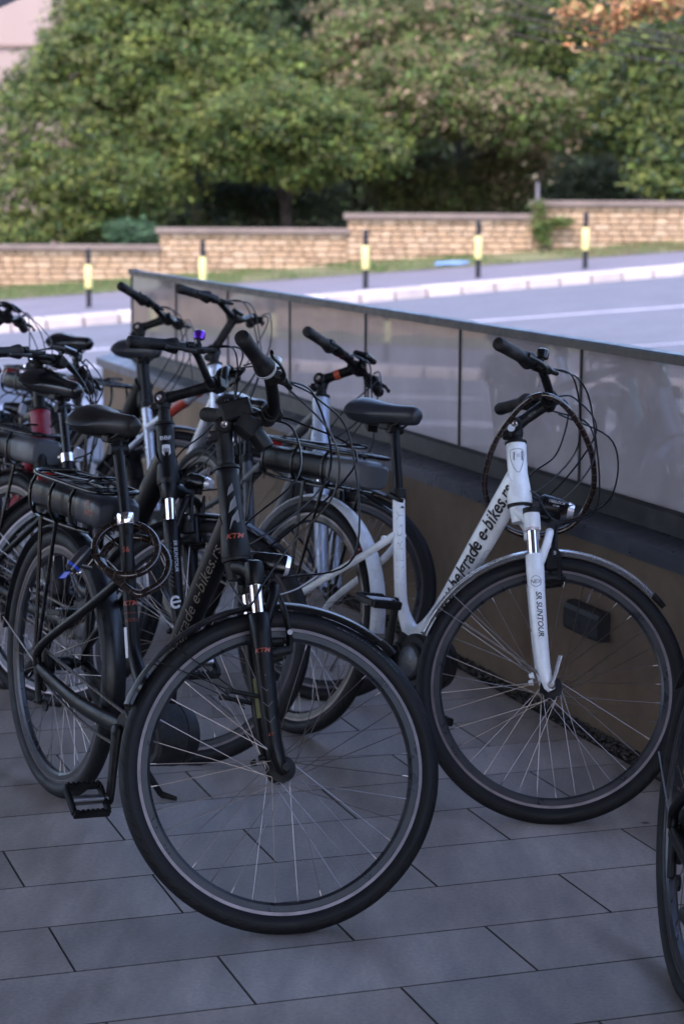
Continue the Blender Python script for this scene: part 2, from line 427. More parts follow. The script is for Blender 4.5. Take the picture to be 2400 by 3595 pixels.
# ---- gravel strip along the parapet wall
M_GRAV = mat('dark_gravel', (0.06, 0.055, 0.05), 0.85, attr='tone')
gm = MB()
for i in range(4200):
    s_ = random.uniform(2.5, 12.7); n_ = random.uniform(2.722, 2.797); rr = random.uniform(0.004, 0.0105)
    c = SN(s_, n_, -0.003+random.uniform(-0.002, 0.004)); t_ = random.uniform(0.3, 1.3)
    q = []
    for j in range(5):
        a = 2*PI*j/5+random.uniform(-.3, .3); q.append(c+V(math.cos(a)*rr*random.uniform(.8, 1.2), math.sin(a)*rr, 0))
    q.append(c+V(random.uniform(-.3, .3)*rr, random.uniform(-.3, .3)*rr, rr*random.uniform(.5, .9)))
    gm.add(q, [(j, (j+1) % 5, 5) for j in range(5)], 0, colr=(0.085*t_, 0.078*t_, 0.07*t_))
for i in range(120):      # moss and dry leaf bits among the stones
    s_ = random.uniform(4, 12); c = SN(s_, random.uniform(2.72, 2.79), 0.006); rr = random.uniform(.004, .010)
    k_ = random.choice([(0.04, 0.055, 0.02), (0.03, 0.045, 0.018), (0.10, 0.05, 0.02)])
    gm.add([c+V(random.uniform(-1, 1)*rr, random.uniform(-1, 1)*rr, random.uniform(0, 1)*rr) for _ in range(3)], [(0, 1, 2)], 0, colr=k_)
o = gm.build('gravel_strip', M_GRAV, smooth=0); tag(o, kind='stuff', label='dark gravel and moss strip along the foot of the parapet wall')

# ---- parapet: rendered wall, metal sill, glazed railing (each a thing)
def stucco():
    m = mat('brown_render', (0.175, 0.120, 0.080), 0.9, noise=0.20, nscale=3.0, bump=0.9, bscale=160, dust=0.5, dustcol=(0.11, 0.085, 0.06))
    return m
wb = empty('parapet_wall', mw=Matrix.Translation(SN(5, 2.9))); tag(wb, 'brown rendered low wall carrying the glass railing, with a gravel strip at its foot', 'wall')
mi_ = wb.matrix_world.inverted()
def rel(parent_loc, mb):
    mb.v = [(p[0]-parent_loc[0], p[1]-parent_loc[1], p[2]-parent_loc[2]) for p in mb.v]; return mb
PL = SN(5, 2.9)
w = MB()
seams = [-4.0, -1.9, 2.2, 4.3, 6.4, 8.5, 10.6, 12.84]
for a, b in zip(seams[:-1], seams[1:]):
    w.box(SN((a+b)/2, 2.925, 0.5*(0.57-0.6)), (b-a)/2-0.002, 0.125, 0.585, X=DW, Y=NW, bev=0.003)
rel(PL, w).build('wall', stucco(), wb, smooth=0)
M_SILL = mat('anthracite_metal', (0.075, 0.082, 0.105), 0.30, 0.7, noise=0.12, nscale=5, dust=0.25, dustcol=(0.09, 0.085, 0.085))
M_CHAN = mat('dark_channel_metal', (0.016, 0.017, 0.020), 0.4, 0.4, dust=0.3)
w = MB()
def prof_s(mb, pts, s0, s1, mi=0):   # extrude an (n, z) profile along s
    k = len(pts); vs = [SN(s0, p[0], p[1]) for p in pts]+[SN(s1, p[0], p[1]) for p in pts]
    fs = [(i, (i+1) % k, k+(i+1) % k, k+i) for i in range(k)]+[tuple(range(k-1, -1, -1)), tuple(range(k, 2*k))]
    mb.add(vs, fs, mi)
sj = [-4.02, -2.2, 0.85, 3.9, 6.94, 9.98, 12.87]
for a, b in zip(sj[:-1], sj[1:]):
    prof_s(w, [(2.770, 0.5755), (2.770, 0.6205), (2.773, 0.6235), (2.862, 0.6435), (3.08, 0.6435), (3.08, 0.5755)], a+0.0015, b-0.0015)
rel(PL, w).build('sill', M_SILL, wb, smooth=0)
rl = empty('glass_railing', mw=Matrix.Translation(SN(5, 2.87, 0.645))); tag(rl, 'long glass railing with a dark metal handrail on top of the brown wall', 'railing')
RL = SN(5, 2.87, 0.645)
w = MB()
prof_s(w, [(2.862, 0.6445), (2.862, 0.706), (2.866, 0.710), (2.872, 0.716), (2.872, 0.7185), (2.900, 0.7185), (2.900, 0.6445)], -4.0, 12.34)
rel(RL, w).build('base_channel', M_CHAN, rl, smooth=0)
w = MB()
for a, b in zip([-4.0, 1.0, 5.3, 12.34][:-1], [-4.0, 1.0, 5.3, 12.34][1:]):
    prof_s(w, [(2.848, 1.136), (2.848, 1.160), (2.853, 1.1655), (2.897, 1.1655), (2.902, 1.160), (2.902, 1.136)], a+0.001, b-0.001)
rel(RL, w).build('handrail', mat('handrail_metal', (0.028, 0.025, 0.026), 0.38, 0.2, dust=0.3, dustcol=(0.07, 0.06, 0.055)), rl, smooth=0)
def glass_mat():
    m = bpy.data.materials.new('dirty_grey_glass'); m.use_nodes = True; nt = m.node_tree; N = nt.nodes; L = nt.links
    b = N['Principled BSDF']; tc = N.new('ShaderNodeTexCoord')
    mp = N.new('ShaderNodeMapping'); mp.inputs['Rotation'].default_value = (0, 0, -ANG); mp.inputs['Scale'].default_value = (1.6, 1.6, 1.0)
    L.new(tc.outputs['Object'], mp.inputs['Vector'])
    n1 = N.new('ShaderNodeTexNoise'); n1.inputs['Scale'].default_value = 2.2; n1.inputs['Detail'].default_value = 6; n1.inputs['Roughness'].default_value = 0.65
    L.new(mp.outputs[0], n1.inputs['Vector'])
    n2 = N.new('ShaderNodeTexNoise'); n2.inputs['Scale'].default_value = 1.2; n2.inputs['Detail'].default_value = 2
    L.new(tc.outputs['Object'], n2.inputs['Vector'])
    cr = N.new('ShaderNodeMapRange'); cr.inputs['From Min'].default_value = 0.3; cr.inputs['From Max'].default_value = 0.75; cr.inputs['To Min'].default_value = 0.88; cr.inputs['To Max'].default_value = 1.15
    L.new(n1.outputs['Fac'], cr.inputs['Value'])
    mx = N.new('ShaderNodeMix'); mx.data_type = 'RGBA'; mx.blend_type = 'MULTIPLY'; mx.inputs[0].default_value = 1
    mx.inputs[6].default_value = (0.135, 0.113, 0.104, 1); L.new(cr.outputs[0], mx.inputs[7]); L.new(mx.outputs[2], b.inputs['Base Color'])
    rr = N.new('ShaderNodeMapRange'); rr.inputs['From Min'].default_value = 0.35; rr.inputs['From Max'].default_value = 0.8; rr.inputs['To Min'].default_value = 0.005; rr.inputs['To Max'].default_value = 0.045
    L.new(n1.outputs['Fac'], rr.inputs['Value']); L.new(rr.outputs[0], b.inputs['Roughness'])
    b.inputs['IOR'].default_value = 2.5
    bp = N.new('ShaderNodeBump'); bp.inputs['Strength'].default_value = 0.02; bp.inputs['Distance'].default_value = 0.01
    L.new(n2.outputs['Fac'], bp.inputs['Height']); L.new(bp.outputs[0], b.inputs['Normal'])
    # the street side light scatters through the dirt film
    t = N.new('ShaderNodeBsdfTranslucent'); mt = N.new('ShaderNodeMix'); mt.data_type = 'RGBA'; mt.blend_type = 'MULTIPLY'; mt.inputs[0].default_value = 1
    mt.inputs[6].default_value = (0.74, 0.63, 0.57, 1); L.new(cr.outputs[0], mt.inputs[7]); L.new(mt.outputs[2], t.inputs['Color'])
    ms = N.new('ShaderNodeMixShader'); ms.inputs[0].default_value = 0.40; L.new(b.outputs[0], ms.inputs[1]); L.new(t.outputs[0], ms.inputs[2])
    tr = N.new('ShaderNodeBsdfTransparent'); tr.inputs[0].default_value = (0.62, 0.60, 0.58, 1); m2 = N.new('ShaderNodeMixShader'); m2.inputs[0].default_value = 0.16
    L.new(ms.outputs[0], m2.inputs[1]); L.new(tr.outputs[0], m2.inputs[2]); L.new(m2.outputs[0], N['Material Output'].inputs[0])
    return m
M_GLASS = glass_mat()
js = [12.33]
while js[-1] > -3.9: js.append(js[-1]-1.023)
for a, b in zip(js[1:], js[:-1]):
    w = MB(); w.box(SN((a+b)/2, 2.876, 0.927), (b-a)/2-0.005, 0.006, 0.2095, X=DW, Y=NW, bev=0.001)
    rel(RL, w).build('glass_pane', M_GLASS, rl, smooth=0)
M_EDGE = mat('dark_green_edge', (0.008, 0.013, 0.012), 0.4)
for a in js[1:-1]+[12.340]:
    w = MB(); w.box(SN(a, 2.872, 0.927), 0.0046 if a < 12.3 else .008, 0.0075, 0.2085, X=DW, Y=NW); rel(RL, w).build('joint_profile', M_EDGE, rl, smooth=0)
# wall lamp (unlit, dark step light under the sill)
ll = empty('wall_lamp', mw=Matrix.Translation(SN(5.74, 2.795, 0.34))); tag(ll, 'unlit dark grey box lamp fixed low on the brown wall behind the white bicycle wheel', 'wall lamp')
w = MB(); L0 = SN(5.74, 2.795, 0.34)
prof = [(2.797, 0.285), (2.797, 0.374), (2.776, 0.374), (2.762, 0.366), (2.756, 0.352), (2.756, 0.294), (2.762, 0.286)]
prof_s(w, prof, 5.80, 6.045)
rel(L0, w).build('housing', mat('lamp_housing', (0.022, 0.022, 0.026), 0.45, 0.0, spec=.3), ll, smooth=0)
w = MB(); w.box(SN(5.975, 2.7625, 0.316), 0.050, 0.0085, 0.014, X=DW, Y=NW, bev=0.002)
rel(L0, w).build('slot', M_BDEC, ll, smooth=0)

# ---- the building over the terrace: soffit slab and columns keep it in shade, unseen wall added
bl = empty('canopy_building', mw=Matrix.Translation(SN(5, -4))); tag(bl, 'dark overhanging soffit edge of the building above the terrace', 'building')
BL = SN(5, -4); M_SOF = mat('grey_soffit', (0.30, 0.29, 0.285), 0.8, noise=0.1, nscale=2); M_FAC = mat('brown_stone_cladding', (0.17, 0.13, 0.10), 0.7, noise=0.2, nscale=1.5)
w = MB(); w.box(SN(9.7, -0.25, 3.215), 12.3, 3.25, 0.2, X=DW, Y=NW, bev=0.01); w.box(SN(7.5, -0.4, 5.0), 9.9, 3.0, 1.5, X=DW, Y=NW)
rel(BL, w).build('soffit', M_SOF, bl, smooth=0)
w = MB(); w.box(SN(-0.5, -3.45, 1.55), 4.6, 0.15, 1.53, X=DW, Y=NW)  # unseen wall, added to darken the near side of the terrace
rel(BL, w).build('wall', M_FAC, bl, smooth=0)
for s_ in (7.0, 11.0, 15.0):
    w = MB(); w.box(SN(s_, -3.2, 1.55), 0.22, 0.22, 1.535, X=DW, Y=NW, bev=0.02); rel(BL, w).build('column', M_FAC, bl, smooth=0)

# ------------------------------------------------------------------ street
def kerbY(x): return 35.0+0.29*x
def asphalt(name, c, sc=3.0):
    m = mat(name, c, 0.75, noise=0.16, nscale=sc, bump=0.3, bscale=80, dust=0.35, dustcol=tuple(q*.72 for q in c)); return m
rd = MB()
def curve_sheet(mb, xs, ya, yb, za, zb, mi=0):
    for x0, x1 in zip(xs[:-1], xs[1:]):
        mb.add([(x0, ya(x0), za(x0)), (x1, ya(x1), za(x1)), (x1, yb(x1), zb(x1)), (x0, yb(x0), zb(x0))], [(0, 1, 2, 3)], mi)
XS = [-60, -40, -20, -10, -5, 0, 5, 10, 20, 40]
def near_y(x): # near edge of the road: just behind the parapet, or past the end of the terrace
    return (3.06-math.cos(ANG)*x)/math.sin(ANG) if x > -1.4 else (13.2+math.sin(ANG)*x)/math.cos(ANG)
xs2 = [-60, -40, -20, -10, -5, -3, -1.39]
curve_sheet(rd, xs2, lambda x: near_y(x), lambda x: 20.5, hill, hill)
curve_sheet(rd, [-1.39, 0, 2, 4, 8], lambda x: near_y(x), lambda x: 20.5, hill, hill)
curve_sheet(rd, [8, 20, 40], lambda x: -25, lambda x: 20.5, hill, hill)
curve_sheet(rd, [-60, -40, -20, -10, -5, -3, -1.39, 0, 2, 4, 8, 20, 40], lambda x: 20.5, kerbY, hill, hill)
o = rd.build('road', asphalt('pale_asphalt', (0.104, 0.101, 0.114), 1.2), smooth=0); tag(o, kind='structure')
mk = MB(); zz = lambda x: hill(x)+0.004
def seg_line(xa, xb, fy, wd, n=6):
    xs = [xa+(xb-xa)*i/n for i in range(n+1)]
    curve_sheet(mk, xs, lambda x: fy(x)-wd/2, lambda x: fy(x)+wd/2, zz, zz)
seg_line(-9, 40, lambda x: 28.15+0.07*x, 0.34, 14)
seg_line(1.9, 9.0, lambda x: 22.45, 0.16)
seg_line(-14.0, -2.7, lambda x: 25.1+0.05*x, 0.5)
seg_line(-14.0, -1.9, lambda x: 20.4+0.05*x, 0.9)
o = mk.build('road_marking', mat('worn_white_road_paint', (0.33, 0.30, 0.32), 0.6, noise=0.25, nscale=4), smooth=0); tag(o, kind='structure')
sw = MB(); sz = lambda x: hill(x)+0.15
curve_sheet(sw, XS, lambda x: kerbY(x)+0.3, lambda x: 42.9+0.05*x, sz, sz)
o = sw.build('pavement', asphalt('pavement_asphalt', (0.135, 0.118, 0.132), 1.0), smooth=0); tag(o, kind='structure')
kb = MB(); x = -30.0; sl = math.atan(0.29)
kx = V(math.cos(sl), math.sin(sl), 0.073*math.cos(sl)); ky = V(-math.sin(sl), math.cos(sl), 0)
while x < 14:
    L_ = 0.56*random.uniform(0.95, 1.06); c = V(x, kerbY(x), hill(x))+kx*L_/2
    t_ = random.uniform(0.72, 1.0)
    kb.box(c+ky*0.25+UP*0.03, L_/2-0.016, 0.25, 0.13, X=kx, Y=ky, Z=np.cross(unit(kx), ky), bev=0.02, colr=(0.50*t_, 0.42*t_, 0.39*t_)); x += L_*math.cos(sl)
o = kb.build('kerb', mat('whitewashed_kerb', (1, 1, 1), 0.7, attr='tone', noise=0.12, nscale=4), smooth=0); tag(o, kind='structure')
# verge
vg = MB(); XV = [-40, -30, -20, -14, -10, -8, -6, -4, -2, 0, 2, 4, 6, 8, 12, 18, 30]
curve_sheet(vg, XV, lambda x: 42.85+0.05*x, lambda x: 45.2, lambda x: sz(x)+0.01, lambda x: sz(x)+0.17)
o = vg.build('verge', mat('verge_soil', (0.11, 0.105, 0.04), 0.9, noise=0.4, nscale=1.5), smooth=0); tag(o, kind='structure')
gr = MB()
for i in range(26000):
    x = random.uniform(-20, 12); t = random.random(); y = 42.9+0.05*x+t*2.1
    if math.sin(x*1.3)+math.sin(x*3.1+y*2)+random.uniform(-1.2, 1.6) < 0.0+(0.2 if x > -2 else -2.2): continue
    z = sz(x)+0.01+0.16*t; h = random.uniform(0.03, 0.10); a = random.uniform(0, PI); wv = V(math.cos(a), math.sin(a), 0)*0.012
    c = V(x, y, z); k_ = random.choice([(0.075, 0.135, 0.03), (0.10, 0.14, 0.035), (0.15, 0.13, 0.05), (0.065, 0.12, 0.03)])
    if x > 4 and random.random() < 0.3: k_ = (0.16, 0.085, 0.04)
    gr.add([c-wv, c+wv, c+V(random.uniform(-.03, .03), random.uniform(-.03, .03), h)], [(0, 1, 2)], 0, colr=k_)
o = gr.build('grass', mat('grass_blades', (0.1, 0.1, 0.1), 0.8, attr='tone', transl=0.2), smooth=0); tag(o, kind='stuff', label='patchy green and dry grass on the verge below the stone wall')

# stepped stone wall across the street
sw_ = empty('stone_wall', mw=Matrix.Translation((0, 45, 0))); tag(sw_, 'long sandstone block wall stepped up the street behind the bollards', 'wall')
M_SAND = mat('sandstone_blocks', (1, 1, 1), 0.85, attr='tone', noise=0.12, nscale=6, bump=0.6, bscale=12)
M_COPE = mat('brown_concrete_coping', (0.155, 0.115, 0.092), 0.85, noise=0.2, nscale=3)
segs = [(-3.76, 0.09, 0.86), (0.09, 3.89, 1.166), (3.89, 9.0, 1.437), (9.0, 14.0, 1.72)]
xx = -3.76; zt = 0.507
segs0 = [(-8.0, -3.76, 0.507)]
xa = -8.0
for i in range(7): segs0.append((xa-4.0, xa, 0.507-0.3*(i+1))); xa -= 4.0
w = MB(); cp = MB(); core = MB()
for (x0, x1, zt) in segs0+segs:
    core.box(((x0+x1)/2, 45.16, zt-0.75), (x1-x0)/2, 0.12, 0.66)
    z = zt-0.13
    r_ = 0
    while z > hill(x0)+0.0:
        x = x0+(0.0 if r_ % 2 else -0.0); first = True
        while x < x1-0.01:
            L_ = random.uniform(0.20, 0.34)*(0.6 if (first and r_ % 2) else 1); first = False
            L_ = min(L_, x1-x); 
            if x1-x-L_ < 0.08: L_ = x1-x
            hh = 0.119; t_ = random.uniform(0.84, 1.08)
            cc = random.choice([(0.45, 0.305, 0.18), (0.42, 0.28, 0.16), (0.48, 0.335, 0.205), (0.40, 0.262, 0.15)])
            w.box((x+L_/2, 45.0+random.uniform(-.008, .012), z-hh/2), L_/2-0.009, 0.07, hh/2-0.017, bev=0.012, colr=tuple(q*t_ for q in cc)); x += L_
        z -= 0.119; r_ += 1
    cp.box(((x0+x1)/2-0.02, 45.07, zt-0.065), (x1-x0)/2+0.06, 0.22, 0.062, bev=0.015)
for mb, nm, mt in ((w, 'blocks', M_SAND), (cp, 'coping', M_COPE), (core, 'mortar_core', mat('mortar', (0.11, 0.078, 0.055), 0.95))):
    mb.v = [(p[0], p[1]-45, p[2]) for p in mb.v]; mb.build(nm, mt, sw_, smooth=0)

# bollards
M_BOLB = mat('bollard_black', (0.012, 0.011, 0.014), 0.45, spec=.2); M_BOLY = mat('bollard_yellow', (0.66, 0.57, 0.20), 0.5, noise=0.08, nscale=6)
pole = MB(); pole.lathe((0, 0, 0), UP, [(0, 0.06), (0.02, 0.06), (0.03, 0.044), (0.96, 0.044), (0.99, 0.036), (1.0, 0.0)], 20)
pole_me = pole.mesh('pole', M_BOLB)
slv = MB(); slv.lathe((0, 0, 0), UP, [(0.335, 0.045), (0.335, 0.056), (0.345, 0.060), (0.715, 0.060), (0.725, 0.056), (0.725, 0.045)], 20)
slv_me = slv.mesh('yellow_sleeve', M_BOLY)
bx = [(-4.27, 36.78), (-2.34, 36.6), (0.38, 36.63), (2.33, 37.77), (4.24, 38.38), (-6.3, 36.2), (-8.4, 35.6), (-10.5, 35.0), (-12.6, 34.4), (-14.7, 33.8), (-16.8, 33.2), (-18.9, 32.6), (-21, 32), (-23.1, 31.4), (-25.2, 30.8), (-27.3, 30.1), (-29.4, 29.5)]
bl_lab = ['black bollard with yellow band, in front of the lowest step of the stone wall', 'black bollard with yellow band, its foot hidden behind the far end of the glass railing',
          'black bollard with yellow band before the second step of the stone wall',
          'black bollard with yellow band in front of the wall just past the blue bag', 'black bollard with yellow band in front of the highest step, past the wall shrub']
for i, (x, y) in enumerate(bx):
    t = empty('bollard', mw=Matrix.Translation((x, y, sz(x)-0.01)))
    tag(t, bl_lab[i] if i < 5 else 'black bollard with yellow band down the street, seen only mirrored in the glass railing', 'bollard', 'bollards along the far pavement')
    for nm, me in (('pole', pole_me), ('yellow_sleeve', slv_me)):
        c = bpy.data.objects.new(nm, me); col.objects.link(c); c.parent = t
# blue bag on the verge
w = MB(); rings = []
for i in range(9):
    t = i/8; rr = 0.06+0.05*math.sin(PI*t)+random.uniform(-.01, .01)
    rings.append([V(-0.33+0.66*t, random.uniform(-.02, .02)+rr*1.3*math.cos(2*PI*j/8), max(0.0, 0.03+0.03*t+rr*0.55*math.sin(2*PI*j/8)*random.uniform(.7, 1.2))) for j in range(8)])
w.loft(rings); o = w.build('plastic_bag', mat('pale_blue_plastic', (0.16, 0.27, 0.46), 0.4), smooth=40)
o.matrix_world = Matrix.Translation((2.15, 43.3, sz(2.15)+0.03)) @ Matrix.Rotation(R(6), 4, 'Z'); tag(o, 'crumpled pale blue plastic bag lying on the grass verge', 'plastic bag')

# ------------------------------------------------------------------ trees
M_LEAF = mat('leaves', (0.06, 0.08, 0.03), 0.6, spec=.25, attr='tone', transl=0.22)
M_BARK = mat('bark', (0.07, 0.05, 0.04), 0.9, noise=0.3, nscale=6, bump=0.8, bscale=25)
GREENS = [(0.074, 0.110, 0.022), (0.106, 0.145, 0.028), (0.046, 0.080, 0.020), (0.125, 0.152, 0.036), (0.030, 0.054, 0.015), (0.15, 0.165, 0.032), (0.105, 0.105, 0.034)]
BROWNS = [(0.19, 0.135, 0.07), (0.15, 0.14, 0.055), (0.26, 0.18, 0.11), (0.12, 0.14, 0.04), (0.085, 0.12, 0.03)]
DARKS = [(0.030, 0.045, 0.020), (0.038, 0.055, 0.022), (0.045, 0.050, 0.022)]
YELL = [(0.08, 0.10, 0.02), (0.06, 0.07, 0.02), (0.045, 0.06, 0.02), (0.10, 0.075, 0.03)]
def leaves(blobs, n, size, pal, rnd, org, hollow=0.5, name='crown', parent=None):
    """blobs: (x,y,z, rx,ry,rz) ellipsoids; sprays of leaves scattered mostly near each blob's surface"""
    vol = np.array([b[3]*b[5]+b[3]*b[4] for b in blobs]); cum = np.cumsum(vol/vol.sum())
    ns = max(1, n//9)
    b_i = np.searchsorted(cum, np.random.rand(ns)); b_i = np.minimum(b_i, len(blobs)-1)
    B = np.array(blobs)[b_i]
    d = np.random.randn(ns, 3); d /= np.linalg.norm(d, axis=1)[:, None]
    d[:, 1] = np.where(np.random.rand(ns) < 0.65, -abs(d[:, 1]), d[:, 1])
    rad = hollow+(1.05-hollow)*np.random.rand(ns)**0.55
    wob = 1+0.16*np.sin(d[:, 0]*7+B[:, 0])*np.sin(d[:, 2]*6+B[:, 2]*2)
    ctr = B[:, :3]+d*B[:, 3:6]*(rad*wob)[:, None]
    tone = 0.80+0.35*np.random.rand(ns)
    pi = np.random.randint(0, len(pal), ns)
    rep = 9; N_ = ns*rep
    tone *= 0.78+0.55*(np.random.rand(ns) < 0.25)
    C = np.repeat(ctr, rep, 0)+np.random.randn(N_, 3)*V(1, 1, 0.55)*size*1.7
    T = np.repeat(tone, rep)*(0.8+0.4*np.random.rand(N_)); pals = np.array(pal)
    PI_ = np.where(np.random.rand(N_) < 0.7, np.repeat(pi, rep), np.random.randint(0, len(pal), N_)); CO = pals[PI_]*T[:, None]
    nrm = np.repeat(d, rep, 0)*0.5+np.random.randn(N_, 3)*0.6+V(0, -0.15, 0.45); nrm /= np.linalg.norm(nrm, axis=1)[:, None]
    u = np.cross(nrm, np.random.randn(N_, 3)); u /= np.linalg.norm(u, axis=1)[:, None]; v = np.cross(nrm, u)
    s_ = size*(0.6+0.8*np.random.rand(N_))[:, None]
    P = np.stack([C-u*s_, C-v*s_*0.45+u*s_*0.1, C+u*s_, C+v*s_*0.45+u*s_*0.1], 1).reshape(-1, 3)-np.array(org)
    me = bpy.data.meshes.new(name); me.vertices.add(len(P)); me.vertices.foreach_set('co', P.ravel())
    me.loops.add(len(P)); me.loops.foreach_set('vertex_index', np.arange(len(P)))
    me.polygons.add(N_); me.polygons.foreach_set('loop_start', np.arange(N_)*4); me.polygons.foreach_set('loop_total', np.full(N_, 4))
    me.update(); me.validate()
    ca = me.color_attributes.new('tone', 'FLOAT_COLOR', 'CORNER')
    ca.data.foreach_set('color', np.repeat(np.concatenate([CO, np.ones((N_, 1))], 1), 4, 0).ravel())
    me.materials.append(M_LEAF)
    o = bpy.data.objects.new(name, me); col.objects.link(o); o.parent = parent
    return o
def tree(name, label, base, height, blobs, n, size, pal, group=None, cat='tree', trunk_r=0.16, hollow=0.45, lean=(0, 0)):
    t = empty(name, mw=Matrix.Translation(base)); tag(t, label, cat, group)
    w = MB(); b = V(0, 0, 0)
    top = V(lean[0], lean[1], height*0.7)
    path = spline([b, top*0.35+V(random.uniform(-.15, .15), 0, 0), top*0.7+V(random.uniform(-.2, .2), 0, 0), top], 5)
    w.tube(path, [trunk_r*(1-0.7*i/(len(path)-1)) for i in range(len(path))], 9)
    for bb in blobs:
        e = V(bb[0], bb[1], bb[2])-V(*base); k = min(len(path)-2, max(2, int(len(path)*min(0.9, max(0.15, e[2]/height*0.8)))))
        st_ = path[k]; mid = st_*0.5+e*0.5+V(0, 0, 0.25)
        sp = spline([st_, mid, e, e+(e-mid)*0.35], 4); w.tube(sp, [trunk_r*0.35*(1-0.8*i/(len(sp)-1))+min(0.01, trunk_r*.06) for i in range(len(sp))], 6)
    w.build('trunk', M_BARK, t)
    leaves(blobs, n, size, pal, random, base, hollow, 'crown', t)
    return t
def px(u, v, Y):      # u, v as fractions of a metre grid: convert a bearing (photo source pixels) at range Y into metres
    x = (u-1200)/7640.0*Y; z = CAM_H-(v-669)/7640.0*Y
    return (x, Y, z)
def bl_(u, v, Y, ru, rv, ry=None):
    k = Y/7640.0; c = px(u, v, Y); return (*c, ru*k, ry if ry else ru*k*0.8, rv*k)
# big green tree on the left
B1 = [bl_(110, 350, 49.6, 130, 100), bl_(420, 250, 50, 330, 200), bl_(250, 480, 49, 280, 190), bl_(120, 700, 48.5, 260, 150), bl_(420, 640, 48.2, 300, 130), bl_(640, 130, 51, 330, 200),
      bl_(700, 430, 49, 260, 170), bl_(60, 820, 47.8, 200, 60), bl_(330, 790, 48, 160, 70), bl_(560, 60, 51, 330, 160), bl_(255, 230, 49.5, 120, 130), bl_(330, 70, 50, 130, 100)]
tree('broadleaf_tree', 'large light green tree spreading over the lowest step of the stone wall', (px(420, 1000, 50)[0], 50, -0.3), 7.5, B1, 68000, 0.066, GREENS, cat='tree', trunk_r=0.2)
B2 = [bl_(1000, 430, 47.6, 330, 130), bl_(1220, 520, 47.4, 220, 100), bl_(1320, 560, 47.2, 110, 60), bl_(860, 560, 47.8, 200, 80), bl_(900, 300, 49, 260, 170), bl_(1050, 620, 47.5, 120, 40)]
tree('overhanging_tree', 'bright green tree whose long low boughs hang over the middle of the wall', (px(1010, 1000, 51)[0], 51, 0.1), 6.5, B2, 40000, 0.066, GREENS, cat='tree', trunk_r=0.16, hollow=0.3)
B3 = [bl_(1500, 330, 49, 320, 170), bl_(1750, 380, 48.5, 280, 120), bl_(1450, 150, 51, 380, 200), bl_(1850, 450, 48.5, 200, 90), bl_(1250, 250, 50, 200, 160)]
tree('autumn_tree', 'tree with faded pinkish brown leaves between the green trees', (px(1600, 950, 52)[0], 52, 0.4), 7.2, B3, 52000, 0.066, BROWNS+GREENS[:3], cat='tree', trunk_r=0.17, hollow=0.35)
B4 = [bl_(2250, 320, 49, 260, 240), bl_(2380, 540, 48, 190, 160), bl_(2050, 130, 51, 260, 180), bl_(2420, 130, 50, 240, 220), bl_(2100, 430, 49, 190, 110), bl_(2330, 640, 47.5, 130, 50)]
tree('rounded_tree', 'dense green tree above the highest part of the stone wall', (px(2250, 950, 51)[0], 51, 0.6), 7.5, B4, 52000, 0.066, GREENS+[(0.045, 0.07, 0.045)], cat='tree', trunk_r=0.18)
# dark back row that closes the gaps
for i, (u, h_, lab) in enumerate([(700, 10.5, 'tall dark tree far behind the gap beside the overhanging boughs'),
                                  (1250, 11, 'tall dark tree far behind the brown leaved tree, above the middle of the wall'), (1800, 10.5, 'tall dark tree far behind the brown leaved tree, above the thin post'), (2350, 10.5, 'tall dark tree far behind the orange leaves')]):
    Y = 60+random.uniform(-1, 2); x0 = (u-1200)/7640*Y
    if u == 100: x0 += 1.2
    bb = []
    for q in range(9):
        bb.append((x0+random.uniform(-1.8, 1.8), Y+random.uniform(-1, 1), 0.9+q*0.9+random.uniform(-.3, .3), 2.7, 1.6, 1.3))
    if u == 100: bb = [b_ for b_ in bb if b_[2] < 5.0]
    tree('background_tree', lab, (x0, Y, 0.3), h_, bb, 22000, 0.12, DARKS+[GREENS[4]], 'dark trees far behind the wall', 'tree', 0.2, 0.2)
# dark slope behind the trees, added to shut out the sky between them
ws = MB(); nx_, ny_ = 60, 14
pv = [V(-8.3+nx_t*0.75, 64.5+j*0.9, -0.6+(j/ny_)**0.8*11+0.35*math.sin(nx_t*1.7+j)+random.uniform(-.25, .25)) for j in range(ny_+1) for nx_t in range(nx_+1)]
ws.add(pv, [(j*(nx_+1)+i, j*(nx_+1)+i+1, (j+1)*(nx_+1)+i+1, (j+1)*(nx_+1)+i) for j in range(ny_) for i in range(nx_)])
o = ws.build('hill', mat('dark_backing_slope', (0.022, 0.032, 0.014), 0.95, noise=0.6, nscale=1.6, bump=1.0, bscale=6)); tag(o, kind='structure')
# understorey shrubs behind the wall, the darkest with shade put into their leaf colour
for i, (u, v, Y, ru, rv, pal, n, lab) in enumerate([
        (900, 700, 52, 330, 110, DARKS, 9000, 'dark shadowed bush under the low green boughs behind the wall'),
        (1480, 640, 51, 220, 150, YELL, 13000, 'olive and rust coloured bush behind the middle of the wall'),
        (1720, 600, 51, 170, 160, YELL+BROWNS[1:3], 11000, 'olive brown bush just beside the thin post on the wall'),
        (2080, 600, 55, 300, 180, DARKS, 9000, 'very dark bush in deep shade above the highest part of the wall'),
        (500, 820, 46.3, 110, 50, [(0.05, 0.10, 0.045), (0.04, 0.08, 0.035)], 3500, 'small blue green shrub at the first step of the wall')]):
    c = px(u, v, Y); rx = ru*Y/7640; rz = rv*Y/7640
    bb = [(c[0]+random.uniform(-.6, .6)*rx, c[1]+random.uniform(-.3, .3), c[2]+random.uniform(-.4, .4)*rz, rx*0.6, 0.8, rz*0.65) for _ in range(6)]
    tree('bush', lab, (c[0], c[1], 0.0), max(0.8, c[2]+0.5), bb, n, 0.055, pal, None, 'bush', 0.05, 0.2)
